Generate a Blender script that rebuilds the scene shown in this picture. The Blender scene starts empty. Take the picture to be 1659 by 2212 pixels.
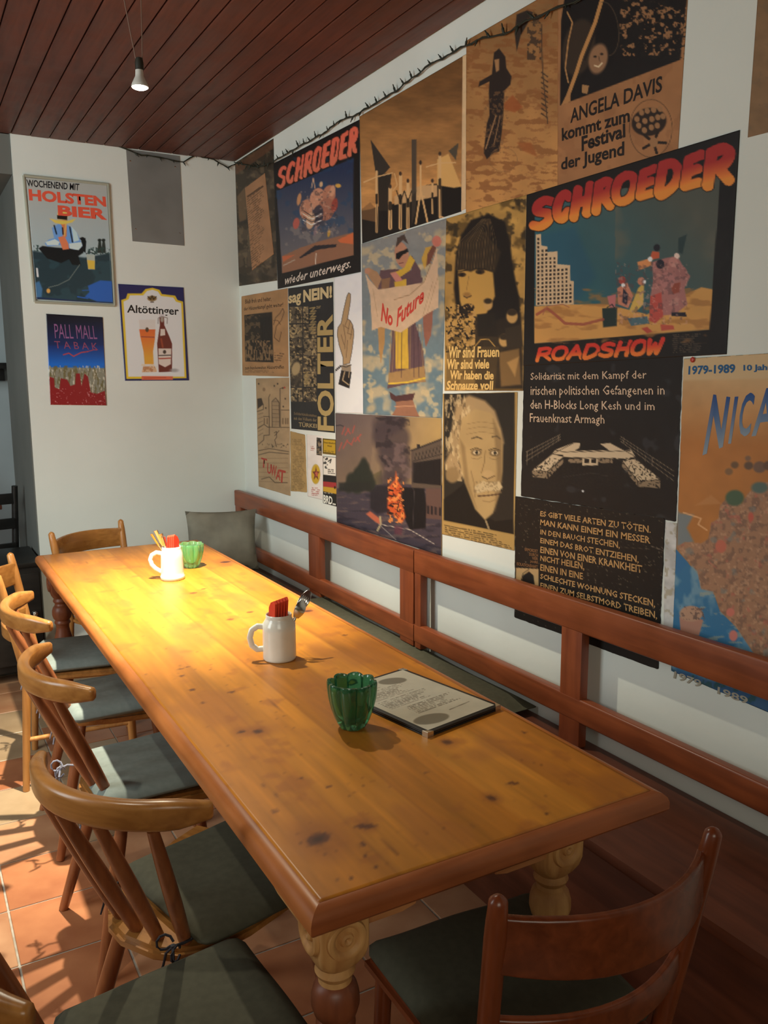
import bpy, bmesh, math, random
import numpy as np
from mathutils import Vector, Matrix

# ---------------------------------------------------------------- camera
SC = bpy.context.scene
COL = SC.collection
F_PX, YAW, PITCH, ROLL, EYE = 1825.79, math.radians(29.4911), math.radians(9.1906), math.radians(-0.26625), 1.55
IW, IH = 1659.0, 2212.0
fw = np.array([math.sin(YAW)*math.cos(PITCH), math.cos(YAW)*math.cos(PITCH), -math.sin(PITCH)])
rt = np.cross(fw, [0, 0, 1]); rt /= np.linalg.norm(rt); up = np.cross(rt, fw)
RT = rt*math.cos(ROLL)+up*math.sin(ROLL); UP = -rt*math.sin(ROLL)+up*math.cos(ROLL)
cam_d = bpy.data.cameras.new('camera'); cam = bpy.data.objects.new('camera', cam_d); COL.objects.link(cam)
cam.matrix_world = Matrix(((RT[0], UP[0], -fw[0], 0), (RT[1], UP[1], -fw[1], 0), (RT[2], UP[2], -fw[2], EYE), (0, 0, 0, 1)))
cam_d.sensor_fit = 'HORIZONTAL'; cam_d.sensor_width = 36.0; cam_d.lens = 36.0*F_PX/IW
cam_d.clip_start = 0.05; cam_d.clip_end = 60
SC.camera = cam

# ---------------------------------------------------------------- world, lights, exposure
SC.view_settings.view_transform = 'Standard'; SC.view_settings.look = 'None'
SC.view_settings.gamma = 1.0; SC.view_settings.exposure = 0.0; SC.view_settings.use_curve_mapping = False
world = bpy.data.worlds.new('world'); SC.world = world; world.use_nodes = True
world.node_tree.nodes['Background'].inputs[0].default_value = (0.55, 0.6, 0.65, 1)
world.node_tree.nodes['Background'].inputs[1].default_value = 0.10
LAMP = (0.722, 2.80, 2.435)
def lamp(name, kind, loc, energy, col, size=0.03, aim=None, cone=None, blend=1.0):
    d = bpy.data.lights.new(name, kind); o = bpy.data.objects.new(name, d); COL.objects.link(o)
    o.location = loc; d.energy = energy; d.color = col
    if kind == 'AREA': d.shape = 'RECTANGLE'; d.size, d.size_y = size
    else: d.shadow_soft_size = size
    if aim: o.rotation_euler = (Vector(aim)-Vector(loc)).to_track_quat('-Z', 'Y').to_euler()
    if cone: d.spot_size = math.radians(cone); d.spot_blend = blend
    return o
lamp('lamp_over_table', 'SPOT', (LAMP[0], LAMP[1], LAMP[2]-0.02), 115, (1, .93, .72), .022, (0.74, 2.82, 0), 128, 1.0)
lamp('lamp_over_table_core', 'SPOT', (LAMP[0], LAMP[1], LAMP[2]-0.02), 520, (1, .94, .76), .022, (0.74, 3.00, .5), 64, 1.0)
lamp('lamp_over_aisle', 'SPOT', (-0.25, 1.60, 2.40), 34, (1, .94, .78), .022, (-.32, 2.0, 0), 84, .9)
lamp('fill_light_behind', 'AREA', (-0.7, -1.7, 2.25), 28, (1, .97, .80), (1.6, 1.2), (0.6, 4.7, 1.9))  # unseen fill for other room lamps, added to brighten the walls
lamp('fill_light_left', 'AREA', (-1.7, 2.4, 1.85), 60, (.86, .97, .98), (1.4, 1.5), (.9, 4.9, 1.5))  # added cool fill without a fixture, aimed to brighten the back wall
lamp('far_room_light', 'AREA', (-0.9, 6.6, 2.3), 8, (.85, .95, 1.0), (.8, .8), (0.6, 8, 1.2))

# ---------------------------------------------------------------- the room's measures
WX, WY, CZ, JX, JY = 1.7207, 4.70, 2.722, 0.570, 5.57     # poster wall, back wall, ceiling, wall end, wall depth
def ray(x, y):
    return RT*((x-IW/2)/F_PX)+UP*(-(y-IH/2)/F_PX)+fw
def on_x(x, y, X=WX):
    r = ray(x, y); return np.array([0, 0, EYE])+r*(X/r[0])
def on_y(x, y, Y=WY):
    r = ray(x, y); return np.array([0, 0, EYE])+r*(Y/r[1])
def on_z(x, y, Z):
    r = ray(x, y); return np.array([0, 0, EYE])+r*((Z-EYE)/r[2])
def to_px(P):
    Q = np.asarray(P, float)-np.array([0, 0, EYE]); d = Q@fw
    return IW/2+F_PX*(Q@RT)/d, IH/2-F_PX*(Q@UP)/d

# ---------------------------------------------------------------- materials
def srgb(c):
    c = np.asarray(c, float)/255.0
    return np.where(c <= 0.04045, c/12.92, ((c+0.055)/1.055)**2.4)
def lin(c): 
    v = srgb(c); return (float(v[0]), float(v[1]), float(v[2]), 1)
def mat(name, col=(.5, .5, .5, 1), rough=.5, metal=0, spec=.5):
    m = bpy.data.materials.new(name); m.use_nodes = True
    b = m.node_tree.nodes['Principled BSDF']
    b.inputs['Base Color'].default_value = col; b.inputs['Roughness'].default_value = rough
    b.inputs['Metallic'].default_value = metal; b.inputs['Specular IOR Level'].default_value = spec
    return m
def N(m, t, **k):
    n = m.node_tree.nodes.new(t)
    for a, b in k.items(): setattr(n, a, b)
    return n
def L(m, a, b): m.node_tree.links.new(a, b)
def noisy(name, c1, c2, scale=(8, 8, 8), rough=.6, detail=5, bump=0, bscale=None, lo=.35, hi=.65, metal=0, spec=.5, distort=0, coord='Object'):
    m = mat(name, c1, rough, metal, spec); b = m.node_tree.nodes['Principled BSDF']
    tc = N(m, 'ShaderNodeTexCoord'); mp = N(m, 'ShaderNodeMapping'); mp.inputs['Scale'].default_value = scale
    L(m, tc.outputs[coord], mp.inputs['Vector'])
    nz = N(m, 'ShaderNodeTexNoise'); nz.inputs['Scale'].default_value = 1; nz.inputs['Detail'].default_value = detail
    nz.inputs['Distortion'].default_value = distort
    L(m, mp.outputs[0], nz.inputs['Vector'])
    cr = N(m, 'ShaderNodeValToRGB'); e = cr.color_ramp.elements
    e[0].position, e[0].color = lo, c1; e[1].position, e[1].color = hi, c2
    L(m, nz.outputs['Fac'], cr.inputs[0]); L(m, cr.outputs[0], b.inputs['Base Color'])
    if bump:
        n2 = N(m, 'ShaderNodeTexNoise'); n2.inputs['Scale'].default_value = bscale or 60; n2.inputs['Detail'].default_value = 4
        L(m, tc.outputs[coord], n2.inputs['Vector'])
        bp = N(m, 'ShaderNodeBump'); bp.inputs['Strength'].default_value = bump; bp.inputs['Distance'].default_value = .002
        L(m, n2.outputs['Fac'], bp.inputs['Height']); L(m, bp.outputs[0], b.inputs['Normal'])
    return m
def wood(name, a, b, axis='Z', rough=.35, fine=60, spec=.5, bump=.08):
    s = {'X': (3, fine, fine), 'Y': (fine, 3, fine), 'Z': (fine, fine, 3)}[axis]
    m = noisy(name, lin(a), lin(b), s, rough, 4, 0, None, .3, .72, spec=spec, distort=.6)
    bs = m.node_tree.nodes['Principled BSDF']
    tc = [n for n in m.node_tree.nodes if n.type == 'TEX_COORD'][0]
    n3 = N(m, 'ShaderNodeTexNoise'); n3.inputs['Scale'].default_value = 9; n3.inputs['Detail'].default_value = 3
    L(m, tc.outputs['Object'], n3.inputs['Vector'])
    mr = N(m, 'ShaderNodeMapRange'); mr.inputs[3].default_value = rough*.75; mr.inputs[4].default_value = rough*1.35
    L(m, n3.outputs['Fac'], mr.inputs[0]); L(m, mr.outputs[0], bs.inputs['Roughness'])
    cr = [n for n in m.node_tree.nodes if n.type == 'VALTORGB'][0]
    hs = N(m, 'ShaderNodeHueSaturation'); L(m, cr.outputs[0], hs.inputs['Color'])
    m2 = N(m, 'ShaderNodeMapRange'); m2.inputs[3].default_value = .7; m2.inputs[4].default_value = 1.3
    L(m, n3.outputs['Fac'], m2.inputs[0]); L(m, m2.outputs[0], hs.inputs['Value']); L(m, hs.outputs[0], bs.inputs['Base Color'])
    return m
def ink_mat(name, rough=.6, spec=.4, bump=.0, coat=0):
    m = mat(name, (1, 1, 1, 1), rough, 0, spec); b = m.node_tree.nodes['Principled BSDF']
    at = N(m, 'ShaderNodeAttribute', attribute_name='Ink'); L(m, at.outputs['Color'], b.inputs['Base Color'])
    if coat: b.inputs['Coat Weight'].default_value = coat; b.inputs['Coat Roughness'].default_value = .12
    if bump:
        tc = N(m, 'ShaderNodeTexCoord'); n2 = N(m, 'ShaderNodeTexNoise'); n2.inputs['Scale'].default_value = 14; n2.inputs['Detail'].default_value = 3
        L(m, tc.outputs['Object'], n2.inputs['Vector']); bp = N(m, 'ShaderNodeBump'); bp.inputs['Strength'].default_value = bump; bp.inputs['Distance'].default_value = .01
        L(m, n2.outputs['Fac'], bp.inputs['Height']); L(m, bp.outputs[0], b.inputs['Normal'])
    return m
M = {}
M['plaster'] = noisy('white plaster', (.73, .76, .70, 1), (.79, .82, .76, 1), (1.5, 1.5, 1.5), .85, 4, .35, 30, spec=.2)
M['plaster_dim'] = noisy('shaded grey plaster', (.15, .155, .14, 1), (.18, .185, .17, 1), (2, 2, 2), .85, 4, .3, 30, spec=.2)  # dark tone holds the shade of the wall end in its colour
M['far_wall'] = noisy('far room plaster', (.50, .56, .56, 1), (.56, .62, .62, 1), (2, 2, 2), .85, spec=.2)
M['plank'] = wood('stained ceiling board', (72, 36, 24), (106, 56, 38), 'Y', .5, 38)
M['plank_dark'] = mat('dark gap above boards', lin((30, 14, 9)), .9)
M['tile'] = noisy('terracotta tile', lin((158, 108, 76)), lin((186, 140, 104)), (5, 5, 5), .38, 6, .25, 25)
M['tile_b'] = noisy('sandy terracotta tile', lin((150, 124, 94)), lin((174, 146, 114)), (5, 5, 5), .38, 6, .25, 25)
M['tile_c'] = noisy('burnt terracotta tile', lin((150, 90, 58)), lin((180, 118, 78)), (5, 5, 5), .38, 6, .25, 25)
M['grout'] = noisy('grey grout', lin((150, 140, 125)), lin((175, 165, 150)), (30, 30, 30), .9)
M['honey'] = wood('honey lacquered beech', (156, 100, 50), (192, 134, 72), 'Z', .3, 50)
M['honeyY'] = wood('honey lacquered beech rail', (140, 90, 42), (172, 118, 60), 'Y', .28, 50)
M['brown'] = wood('brown lacquered beech', (124, 70, 40), (154, 92, 54), 'Z', .28, 50)
M['red'] = wood('reddish lacquered chair', (98, 44, 20), (124, 60, 30), 'Z', .28, 50)
M['redY'] = wood('reddish lacquered rail', (94, 42, 19), (120, 58, 29), 'X', .28, 50)
M['bench'] = wood('reddish brown bench wood', (120, 58, 30), (148, 76, 40), 'Y', .36, 40)
M['benchZ'] = wood('reddish brown bench post', (118, 56, 30), (146, 74, 40), 'Z', .36, 40)
M['bench_dark'] = wood('dark brown bench seat', (84, 42, 26), (106, 56, 36), 'Y', .42, 40)
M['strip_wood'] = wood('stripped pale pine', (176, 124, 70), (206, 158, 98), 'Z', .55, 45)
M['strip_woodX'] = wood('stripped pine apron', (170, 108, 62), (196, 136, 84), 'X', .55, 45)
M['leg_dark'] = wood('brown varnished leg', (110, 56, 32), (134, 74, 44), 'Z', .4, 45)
M['edge'] = wood('orange varnished table edge', (158, 88, 36), (186, 112, 52), 'Y', .38, 40)
M['edgeX'] = wood('red brown table edge', (140, 74, 36), (166, 94, 50), 'X', .4, 40)
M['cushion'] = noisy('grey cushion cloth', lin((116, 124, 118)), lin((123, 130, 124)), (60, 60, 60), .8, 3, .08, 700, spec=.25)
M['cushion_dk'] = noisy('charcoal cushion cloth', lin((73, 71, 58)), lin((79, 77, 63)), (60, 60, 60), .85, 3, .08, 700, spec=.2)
M['pillow'] = noisy('grey pillow cloth', lin((118, 114, 102)), lin((134, 130, 116)), (10, 10, 10), .9, 3, .3, 600, spec=.2)
M['tie'] = mat('grey cloth tie', lin((150, 150, 165)), .8)
M['tie_dk'] = mat('black cloth tie', lin((40, 38, 45)), .8)
M['stone'] = noisy('glazed off white stoneware', lin((216, 214, 202)), lin((228, 226, 214)), (12, 12, 12), .16, 3)
M['steel'] = mat('stainless steel', (.72, .70, .66, 1), .18, 1)
M['brass'] = mat('aged steel corner', (.6, .55, .45, 1), .3, 1)
M['black'] = mat('black vinyl', lin((22, 22, 22)), .45)
M['blackwood'] = noisy('black painted wood', lin((18, 17, 16)), lin((34, 31, 28)), (5, 5, 30), .4)
M['napkin'] = noisy('red paper napkin', lin((200, 66, 44)), lin((214, 80, 54)), (20, 20, 20), .85, spec=.15)
M['zinc'] = noisy('grey sheet metal', lin((132, 132, 128)), lin((150, 150, 146)), (3, 3, 3), .5, 5, metal=.35, spec=.4)
M['wire'] = mat('dark green fairy light cable', lin((38, 42, 30)), .6)
M['cord'] = mat('brown lamp cord', lin((120, 92, 76)), .5)
M['socket'] = mat('black lamp socket', lin((40, 38, 28)), .5)
M['lampbody'] = mat('white ceramic lamp body', lin((200, 195, 185)), .35)
M['alu'] = mat('painted sign frame', lin((168, 168, 150)), .4)
M['tape'] = mat('clear yellowed tape', lin((196, 178, 130)), .4)
M['pin'] = mat('red push pin', lin((190, 60, 40)), .4)
M['paper'] = ink_mat('printed paper', .55, .35, .15)
M['sheet'] = ink_mat('laminated menu page', .3, .5, .0)
M['enamel'] = ink_mat('printed enamel', .25, .5, .06, .4)
M['tabletop'] = ink_mat('varnished pine board', .36, .5, .05)
m = mat('green glass', lin((40, 120, 80)), .06); b = m.node_tree.nodes['Principled BSDF']
b.inputs['Transmission Weight'].default_value = .82; b.inputs['IOR'].default_value = 1.5; M['glass'] = m
b.inputs['Base Color'].default_value = (.09, .34, .18, 1)
m = mat('light green glass', lin((120, 190, 130)), .08); b = m.node_tree.nodes['Principled BSDF']
b.inputs['Transmission Weight'].default_value = .8; b.inputs['IOR'].default_value = 1.5; M['glass2'] = m
b.inputs['Base Color'].default_value = (.32, .72, .36, 1)
m = mat('lit lamp lens', (1, 1, 1, 1), .3); b = m.node_tree.nodes['Principled BSDF']
b.inputs['Emission Color'].default_value = (1, .93, .78, 1); b.inputs['Emission Strength'].default_value = 22; M['glow'] = m

# ---------------------------------------------------------------- object helpers
def tag(o, label=None, cat=None, group=None, kind=None):
    if label: o['label'] = label
    if cat: o['category'] = cat
    if group: o['group'] = group
    if kind: o['kind'] = kind
    return o
def empty(name, loc=(0, 0, 0), rz=0, **k):
    o = bpy.data.objects.new(name, None); COL.objects.link(o); o.location = loc; o.rotation_euler = (0, 0, rz)
    o.empty_display_size = .1
    return tag(o, **k)
class MB:
    def __init__(s): s.bm = bmesh.new()
    def _add(s, vs, fs):
        v = [s.bm.verts.new(tuple(map(float, p))) for p in vs]
        for f in fs:
            try: s.bm.faces.new([v[i] for i in f])
            except ValueError: pass
        return v
    def box(s, x0, x1, y0, y1, z0, z1, bev=0, seg=2):
        b2 = bmesh.new(); bmesh.ops.create_cube(b2, size=1)
        for v in b2.verts: v.co = Vector(((x0+x1)/2+v.co.x*(x1-x0), (y0+y1)/2+v.co.y*(y1-y0), (z0+z1)/2+v.co.z*(z1-z0)))
        if bev: bmesh.ops.bevel(b2, geom=b2.edges[:], offset=bev, segments=seg, affect='EDGES', profile=.6)
        b2.verts.index_update()
        s._add([v.co for v in b2.verts], [[v.index for v in f.verts] for f in b2.faces]); b2.free(); return s
    def loft(s, path, secs, side=None, closed_ends=True):
        """sections (list of (a,b) pairs) carried along a path; a = sideways, b = upwards"""
        P = [Vector(p) for p in path]; n = len(P); rings = []
        for i, p in enumerate(P):
            t = (P[min(i+1, n-1)]-P[max(i-1, 0)]).normalized()
            u = Vector(side) if side is not None else (Vector((0, 0, 1)) if abs(t.z) < .9 else Vector((0, 1, 0)))
            u = (u-t*u.dot(t)).normalized(); a = t.cross(u)
            sc = secs[i] if isinstance(secs[0], (list, tuple)) and isinstance(secs[0][0], (list, tuple)) else secs
            rings.append([p+a*q[0]+u*q[1] for q in sc])
        m = len(rings[0]); vs = [v for r in rings for v in r]; fs = []
        for i in range(n-1):
            for j in range(m):
                fs.append((i*m+j, i*m+(j+1) % m, (i+1)*m+(j+1) % m, (i+1)*m+j))
        if closed_ends: fs += [tuple(range(m))[::-1], tuple(range((n-1)*m, n*m))]
        s._add(vs, fs); return s
    def tube(s, path, r, k=12):
        rr = r if isinstance(r, (list, tuple)) else [r]*len(path)
        return s.loft(path, [[(q*math.cos(2*math.pi*j/k), q*math.sin(2*math.pi*j/k)) for j in range(k)] for q in rr])
    def lathe(s, prof, c=(0, 0, 0), k=24, lobes=0, depth=0):
        vs, fs = [], []; n = len(prof)
        for i, (r, z) in enumerate(prof):
            for j in range(k):
                a = 2*math.pi*j/k; q = r*(1-depth*(1-abs(math.cos(lobes*a/2))**.8)) if lobes else r
                vs.append((c[0]+q*math.cos(a), c[1]+q*math.sin(a), c[2]+z))
        for i in range(n-1):
            for j in range(k): fs.append((i*k+j, i*k+(j+1) % k, (i+1)*k+(j+1) % k, (i+1)*k+j))
        fs += [tuple(range(k))[::-1], tuple(range((n-1)*k, n*k))]
        s._add(vs, fs); return s
    def prism(s, pts, z0, z1, bev=0):
        b2 = bmesh.new(); vs = [b2.verts.new((x, y, z0)) for x, y in pts]; f = b2.faces.new(vs)
        e = bmesh.ops.extrude_face_region(b2, geom=[f])
        for v in [g for g in e['geom'] if isinstance(g, bmesh.types.BMVert)]: v.co.z = z1
        bmesh.ops.recalc_face_normals(b2, faces=b2.faces[:])
        if bev: bmesh.ops.bevel(b2, geom=[e for e in b2.edges if abs(e.verts[0].co.z-e.verts[1].co.z) < 1e-6], offset=bev, segments=2, affect='EDGES')
        b2.verts.index_update()
        s._add([v.co for v in b2.verts], [[v.index for v in f.verts] for f in b2.faces]); b2.free(); return s
    def xf(s, m): bmesh.ops.transform(s.bm, matrix=m, verts=s.bm.verts[:]); return s
    def build(s, name, m, parent=None, smooth=40, **k):
        bmesh.ops.recalc_face_normals(s.bm, faces=s.bm.faces[:])
        me = bpy.data.meshes.new(name); s.bm.to_mesh(me); s.bm.free()
        if smooth:
            me.polygons.foreach_set('use_smooth', [True]*len(me.polygons)); me.set_sharp_from_angle(angle=math.radians(smooth))
        me.materials.append(m); o = bpy.data.objects.new(name, me); COL.objects.link(o)
        if parent: o.parent = parent
        return tag(o, **k)
def rrect(w, h, r, k=3):
    out = []
    for cx, cy, a0 in ((w/2-r, h/2-r, 0), (-w/2+r, h/2-r, 90), (-w/2+r, -h/2+r, 180), (w/2-r, -h/2+r, 270)):
        for i in range(k+1):
            a = math.radians(a0+90*i/k); out.append((cx+r*math.cos(a), cy+r*math.sin(a)))
    return out
def copy_tree(o, parent=None):
    c = o.copy(); COL.objects.link(c); c.parent = parent
    for ch in list(o.children): copy_tree(ch, c)
    return c
rnd = random.Random(4)

# ================================================================ ROOM
MB().box(WX, WX+.2, -3.2, WY+.9, 0, CZ+.05).build('wall_right', M['plaster'], smooth=0, kind='structure')
MB().box(JX, WX, WY, JY, 0, CZ+.05).build('wall_back', M['plaster'], smooth=0, kind='structure')
MB().box(-2.8, -2.6, -3.2, 8.2, 0, CZ+.05).build('wall_left', M['plaster'], smooth=0, kind='structure')
MB().box(-2.6, WX, -3.4, -3.2, 0, CZ+.05).build('wall_front', M['plaster'], smooth=0, kind='structure')
MB().box(-2.6, 3.0, 8.0, 8.2, 0, CZ+.05).build('wall_far', M['far_wall'], smooth=0, kind='structure')
MB().box(WX, 3.0, JY+.02, JY+.1, 0, CZ+.05).build('wall_far_side', M['far_wall'], smooth=0, kind='structure')
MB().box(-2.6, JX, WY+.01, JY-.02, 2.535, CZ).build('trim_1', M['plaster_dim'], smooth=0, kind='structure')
# side face of the wall end gets a darker grey sheet, its shade put into the colour
MB().box(JX-.006, JX-.0005, WY+.003, JY-.001, 0, 2.53).build('wall_end_shade', M['plaster_dim'], smooth=0, kind='structure')
# ceiling of narrow stained boards
ceil = MB().box(-2.6, WX, -3.2, 8.0, CZ+.012, CZ+.05).build('ceiling', M['plank_dark'], smooth=0, kind='structure')
pw = .0882; x = WX-.002; i = 0
pm = []
for v in range(4):
    b = MB().box(0, pw-.004, -3.19, WY-.001, CZ, CZ+.012, .003, 1)
    o = b.build('plank', M['plank'], ceil, smooth=0); pm.append(o)
x = WX-pw
while x > -2.58:
    if i < 4: o = pm[i]
    else: o = pm[i % 4].copy(); COL.objects.link(o); o.parent = ceil
    o.location = (x, 0, 0 if i % 2 else .0006); x -= pw; i += 1
    if x < JX-pw and not False: pass
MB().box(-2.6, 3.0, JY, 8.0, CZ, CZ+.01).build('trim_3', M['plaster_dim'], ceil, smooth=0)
# tiled floor
floor = MB().box(-2.6, 3.0, -3.2, 8.0, -.05, -.0035).build('floor', M['grout'], smooth=0, kind='structure')
tp = .27; tms = []
for k in ('tile', 'tile_b', 'tile_c'):
    o = MB().box(.003, tp-.003, .003, tp-.003, -.004, 0, .0015, 1).build('tile', M[k], floor, smooth=0); tms.append(o)
n = 0; first = [True]*3
for ix in range(-5, 6):
    for iy in range(-6, 20):
        X0 = .150+ix*tp; Y0 = .35+.27*.05+iy*tp-.003
        if X0 < -1.3 or X0+tp > WX+.1 or Y0 < -1.3: continue
        k = 1 if Y0 > 2.6 and rnd.random() < .75 else (0 if rnd.random() < .6 else 2)
        if first[k]: o = tms[k]; first[k] = False
        else: o = tms[k].copy(); COL.objects.link(o); o.parent = floor
        o.location = (X0, Y0, rnd.uniform(-.0006, 0)); n += 1
b = MB()
for ix in range(-11, 11):
    for iy in range(-13, 28):
        X0 = .150+ix*tp; Y0 = .3605+iy*tp
        if -5 <= ix <= 5 and -6 <= iy < 20: continue
        if X0 < -2.6 or X0+tp > 3 or Y0 < -3.2 or Y0+tp > 8: continue
        b.box(X0+.003, X0+tp-.003, Y0+.003, Y0+tp-.003, -.004, -.0002)
b.build('tile', M['tile_c'], floor, smooth=0, kind='stuff')

# ================================================================ PAINTED SURFACES
def vnoise(X, Y, s, seed=0, oct=3):
    out = 0; amp = 1; tot = 0
    for o in range(oct):
        r = np.random.RandomState(abs(seed)*7+o); G = r.rand(64, 64)
        x = X/s+13.7*o; y = Y/s+5.1*o; xi = np.floor(x).astype(int); yi = np.floor(y).astype(int)
        fx = x-xi; fy = y-yi; fx = fx*fx*(3-2*fx); fy = fy*fy*(3-2*fy)
        g = lambda a, b: G[a % 64, b % 64]
        out = out+amp*((g(xi, yi)*(1-fx)+g(xi+1, yi)*fx)*(1-fy)+(g(xi, yi+1)*(1-fx)+g(xi+1, yi+1)*fx)*fy)
        tot += amp; amp *= .5; s = s/2
    return out/tot
class Paint:
    def __init__(s, X, Y, base): s.X, s.Y = X, Y; s.C = np.tile(np.array(base, float), (len(X), 1))
    def mix(s, a, c, idx=None):
        c = np.asarray(c, float)
        if idx is None: s.C = s.C*(1-a[:, None])+c*a[:, None]
        else: s.C[idx] = s.C[idx]*(1-a[:, None])+c*a[:, None]
    def sub(s, x0, y0, x1, y1): return np.where((s.X > x0) & (s.X < x1) & (s.Y > y0) & (s.Y < y1))[0]
    def poly(s, pts, c, soft=1.2, a=1):
        P = np.array(pts, float); m = soft*2
        I = s.sub(P[:, 0].min()-m, P[:, 1].min()-m, P[:, 0].max()+m, P[:, 1].max()+m)
        if not len(I): return s
        x, y = s.X[I], s.Y[I]; ins = np.zeros(len(I), bool); d = np.full(len(I), 1e9)
        for i in range(len(P)):
            (x0, y0), (x1, y1) = P[i-1], P[i]
            if y0 != y1:
                cr = ((y0 > y) != (y1 > y)) & (x < (x1-x0)*(y-y0)/(y1-y0)+x0); ins ^= cr
            L2 = (x1-x0)**2+(y1-y0)**2+1e-9; t = np.clip(((x-x0)*(x1-x0)+(y-y0)*(y1-y0))/L2, 0, 1)
            d = np.minimum(d, np.hypot(x-x0-t*(x1-x0), y-y0-t*(y1-y0)))
        al = np.clip(.5+np.where(ins, d, -d)/soft, 0, 1)*a
        s.mix(al, c if np.ndim(c) == 1 else c[I], I); return s
    def ell(s, cx, cy, rx, ry, c, rot=0, soft=1.5, a=1):
        R = max(rx, ry)+soft*2; I = s.sub(cx-R, cy-R, cx+R, cy+R)
        if not len(I): return s
        t = math.radians(rot); dx, dy = s.X[I]-cx, s.Y[I]-cy
        u = (dx*math.cos(t)+dy*math.sin(t))/rx; v = (-dx*math.sin(t)+dy*math.cos(t))/ry
        d = (1-np.hypot(u, v))*min(rx, ry); s.mix(np.clip(.5+d/soft, 0, 1)*a, c, I); return s
    def line(s, pts, w, c, a=1, soft=1.2):
        P = np.array(pts, float); m = w+soft*2
        I = s.sub(P[:, 0].min()-m, P[:, 1].min()-m, P[:, 0].max()+m, P[:, 1].max()+m)
        if not len(I): return s
        x, y = s.X[I], s.Y[I]; d = np.full(len(I), 1e9)
        for i in range(1, len(P)):
            (x0, y0), (x1, y1) = P[i-1], P[i]; L2 = (x1-x0)**2+(y1-y0)**2+1e-9
            t = np.clip(((x-x0)*(x1-x0)+(y-y0)*(y1-y0))/L2, 0, 1); d = np.minimum(d, np.hypot(x-x0-t*(x1-x0), y-y0-t*(y1-y0)))
        s.mix(np.clip(.5+(w/2-d)/soft, 0, 1)*a, c if np.ndim(c) == 1 else c[I], I); return s
    def grad(s, p0, c0, p1, c1, pts=None, a=1):
        p0, p1 = np.array(p0, float), np.array(p1, float); v = p1-p0; t = ((s.X-p0[0])*v[0]+(s.Y-p0[1])*v[1])/(v@v); t = np.clip(t, 0, 1)[:, None]
        c = np.array(c0, float)*(1-t)+np.array(c1, float)*t
        if pts is None: s.C = s.C*(1-a)+c*a
        else: s.poly(pts, c, a=a)
        return s
    def blot(s, sc, th, c, a=1, seed=0, box=None, soft=.06, stretch=(1, 1)):
        I = np.arange(len(s.X)) if box is None else s.sub(*box)
        n = vnoise(s.X[I]*stretch[0], s.Y[I]*stretch[1], sc, seed); s.mix(np.clip((n-th)/soft, 0, 1)*a, c, I); return s
    def tone(s, sc, amt, seed=0, stretch=(1, 1)):
        n = vnoise(s.X*stretch[0], s.Y*stretch[1], sc, seed); s.C = s.C*(1+amt*(n[:, None]-.5)*2); return s
    def text(s, x0, y0, x1, y1, slope, pitch, c, a=.8, seed=1, w=.45):
        """rows of tiny print too small to read"""
        I = s.sub(x0, min(y0, y0+slope*(x1-x0))-2, x1, max(y1, y1+slope*(x1-x0))+2)
        yy = s.Y[I]-slope*(s.X[I]-x0); ok = (yy > y0) & (yy < y1); r = (yy-y0) % pitch
        row = np.floor((yy-y0)/pitch); end = x0+(x1-x0)*(.72+.28*np.sin(row*12.9898+seed)**2)
        wn = vnoise(s.X[I]+row*37, row*11, 2.6, seed, 1)
        al = np.clip((w*pitch-np.abs(r-pitch/2)*1.6)/1.2+.3, 0, 1)*ok*(s.X[I] < end)*np.clip((wn-.25)*4, 0, 1); s.mix(al*a, c, I); return s
BUB = {'S': [[(.88, .14), (.55, .03), (.2, .12), (.16, .34), (.5, .48), (.84, .62), (.82, .88), (.45, .98), (.05, .84)]], 'C': [[(.92, .22), (.62, .04), (.25, .16), (.08, .5), (.22, .84), (.6, .97), (.95, .78)]],
       'H': [[(.2, 0), (.08, 1)], [(.92, 0), (.84, 1)], [(.15, .52), (.88, .48)]], 'R': [[(.14, .04), (.08, 1)], [(.14, .04), (.62, .0), (.92, .2), (.7, .46), (.14, .5)], [(.42, .5), (.95, .96)]],
       'O': [[(.5, 0), (.16, .12), (.03, .5), (.16, .88), (.5, 1), (.84, .88), (.97, .5), (.84, .12), (.5, 0)]], 'E': [[(.95, .02), (.18, .06), (.06, .96), (.9, .98)], [(.12, .5), (.78, .48)]],
       'D': [[(.15, .02), (.06, .98), (.5, .96), (.9, .7), (.95, .34), (.62, .04), (.15, .02)]], 'A': [[(.02, 1), (.5, 0), (.98, 1)], [(.26, .66), (.74, .66)]], 'W': [[(.02, 0), (.2, 1), (.5, .32), (.74, 1), (.98, 0)]]}
def rounder(P, n=4):
    if len(P) < 5: return P
    out = []
    for i in range(len(P)-1):
        p = [np.array(P[max(0, min(len(P)-1, i+k))]) for k in (-1, 0, 1, 2)]
        for j in range(n):
            t = j/n; out.append(tuple(.5*((2*p[1])+(-p[0]+p[2])*t+(2*p[0]-5*p[1]+4*p[2]-p[3])*t*t+(-p[0]+3*p[1]-3*p[2]+p[3])*t**3)))
    return out+[P[-1]]
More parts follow.
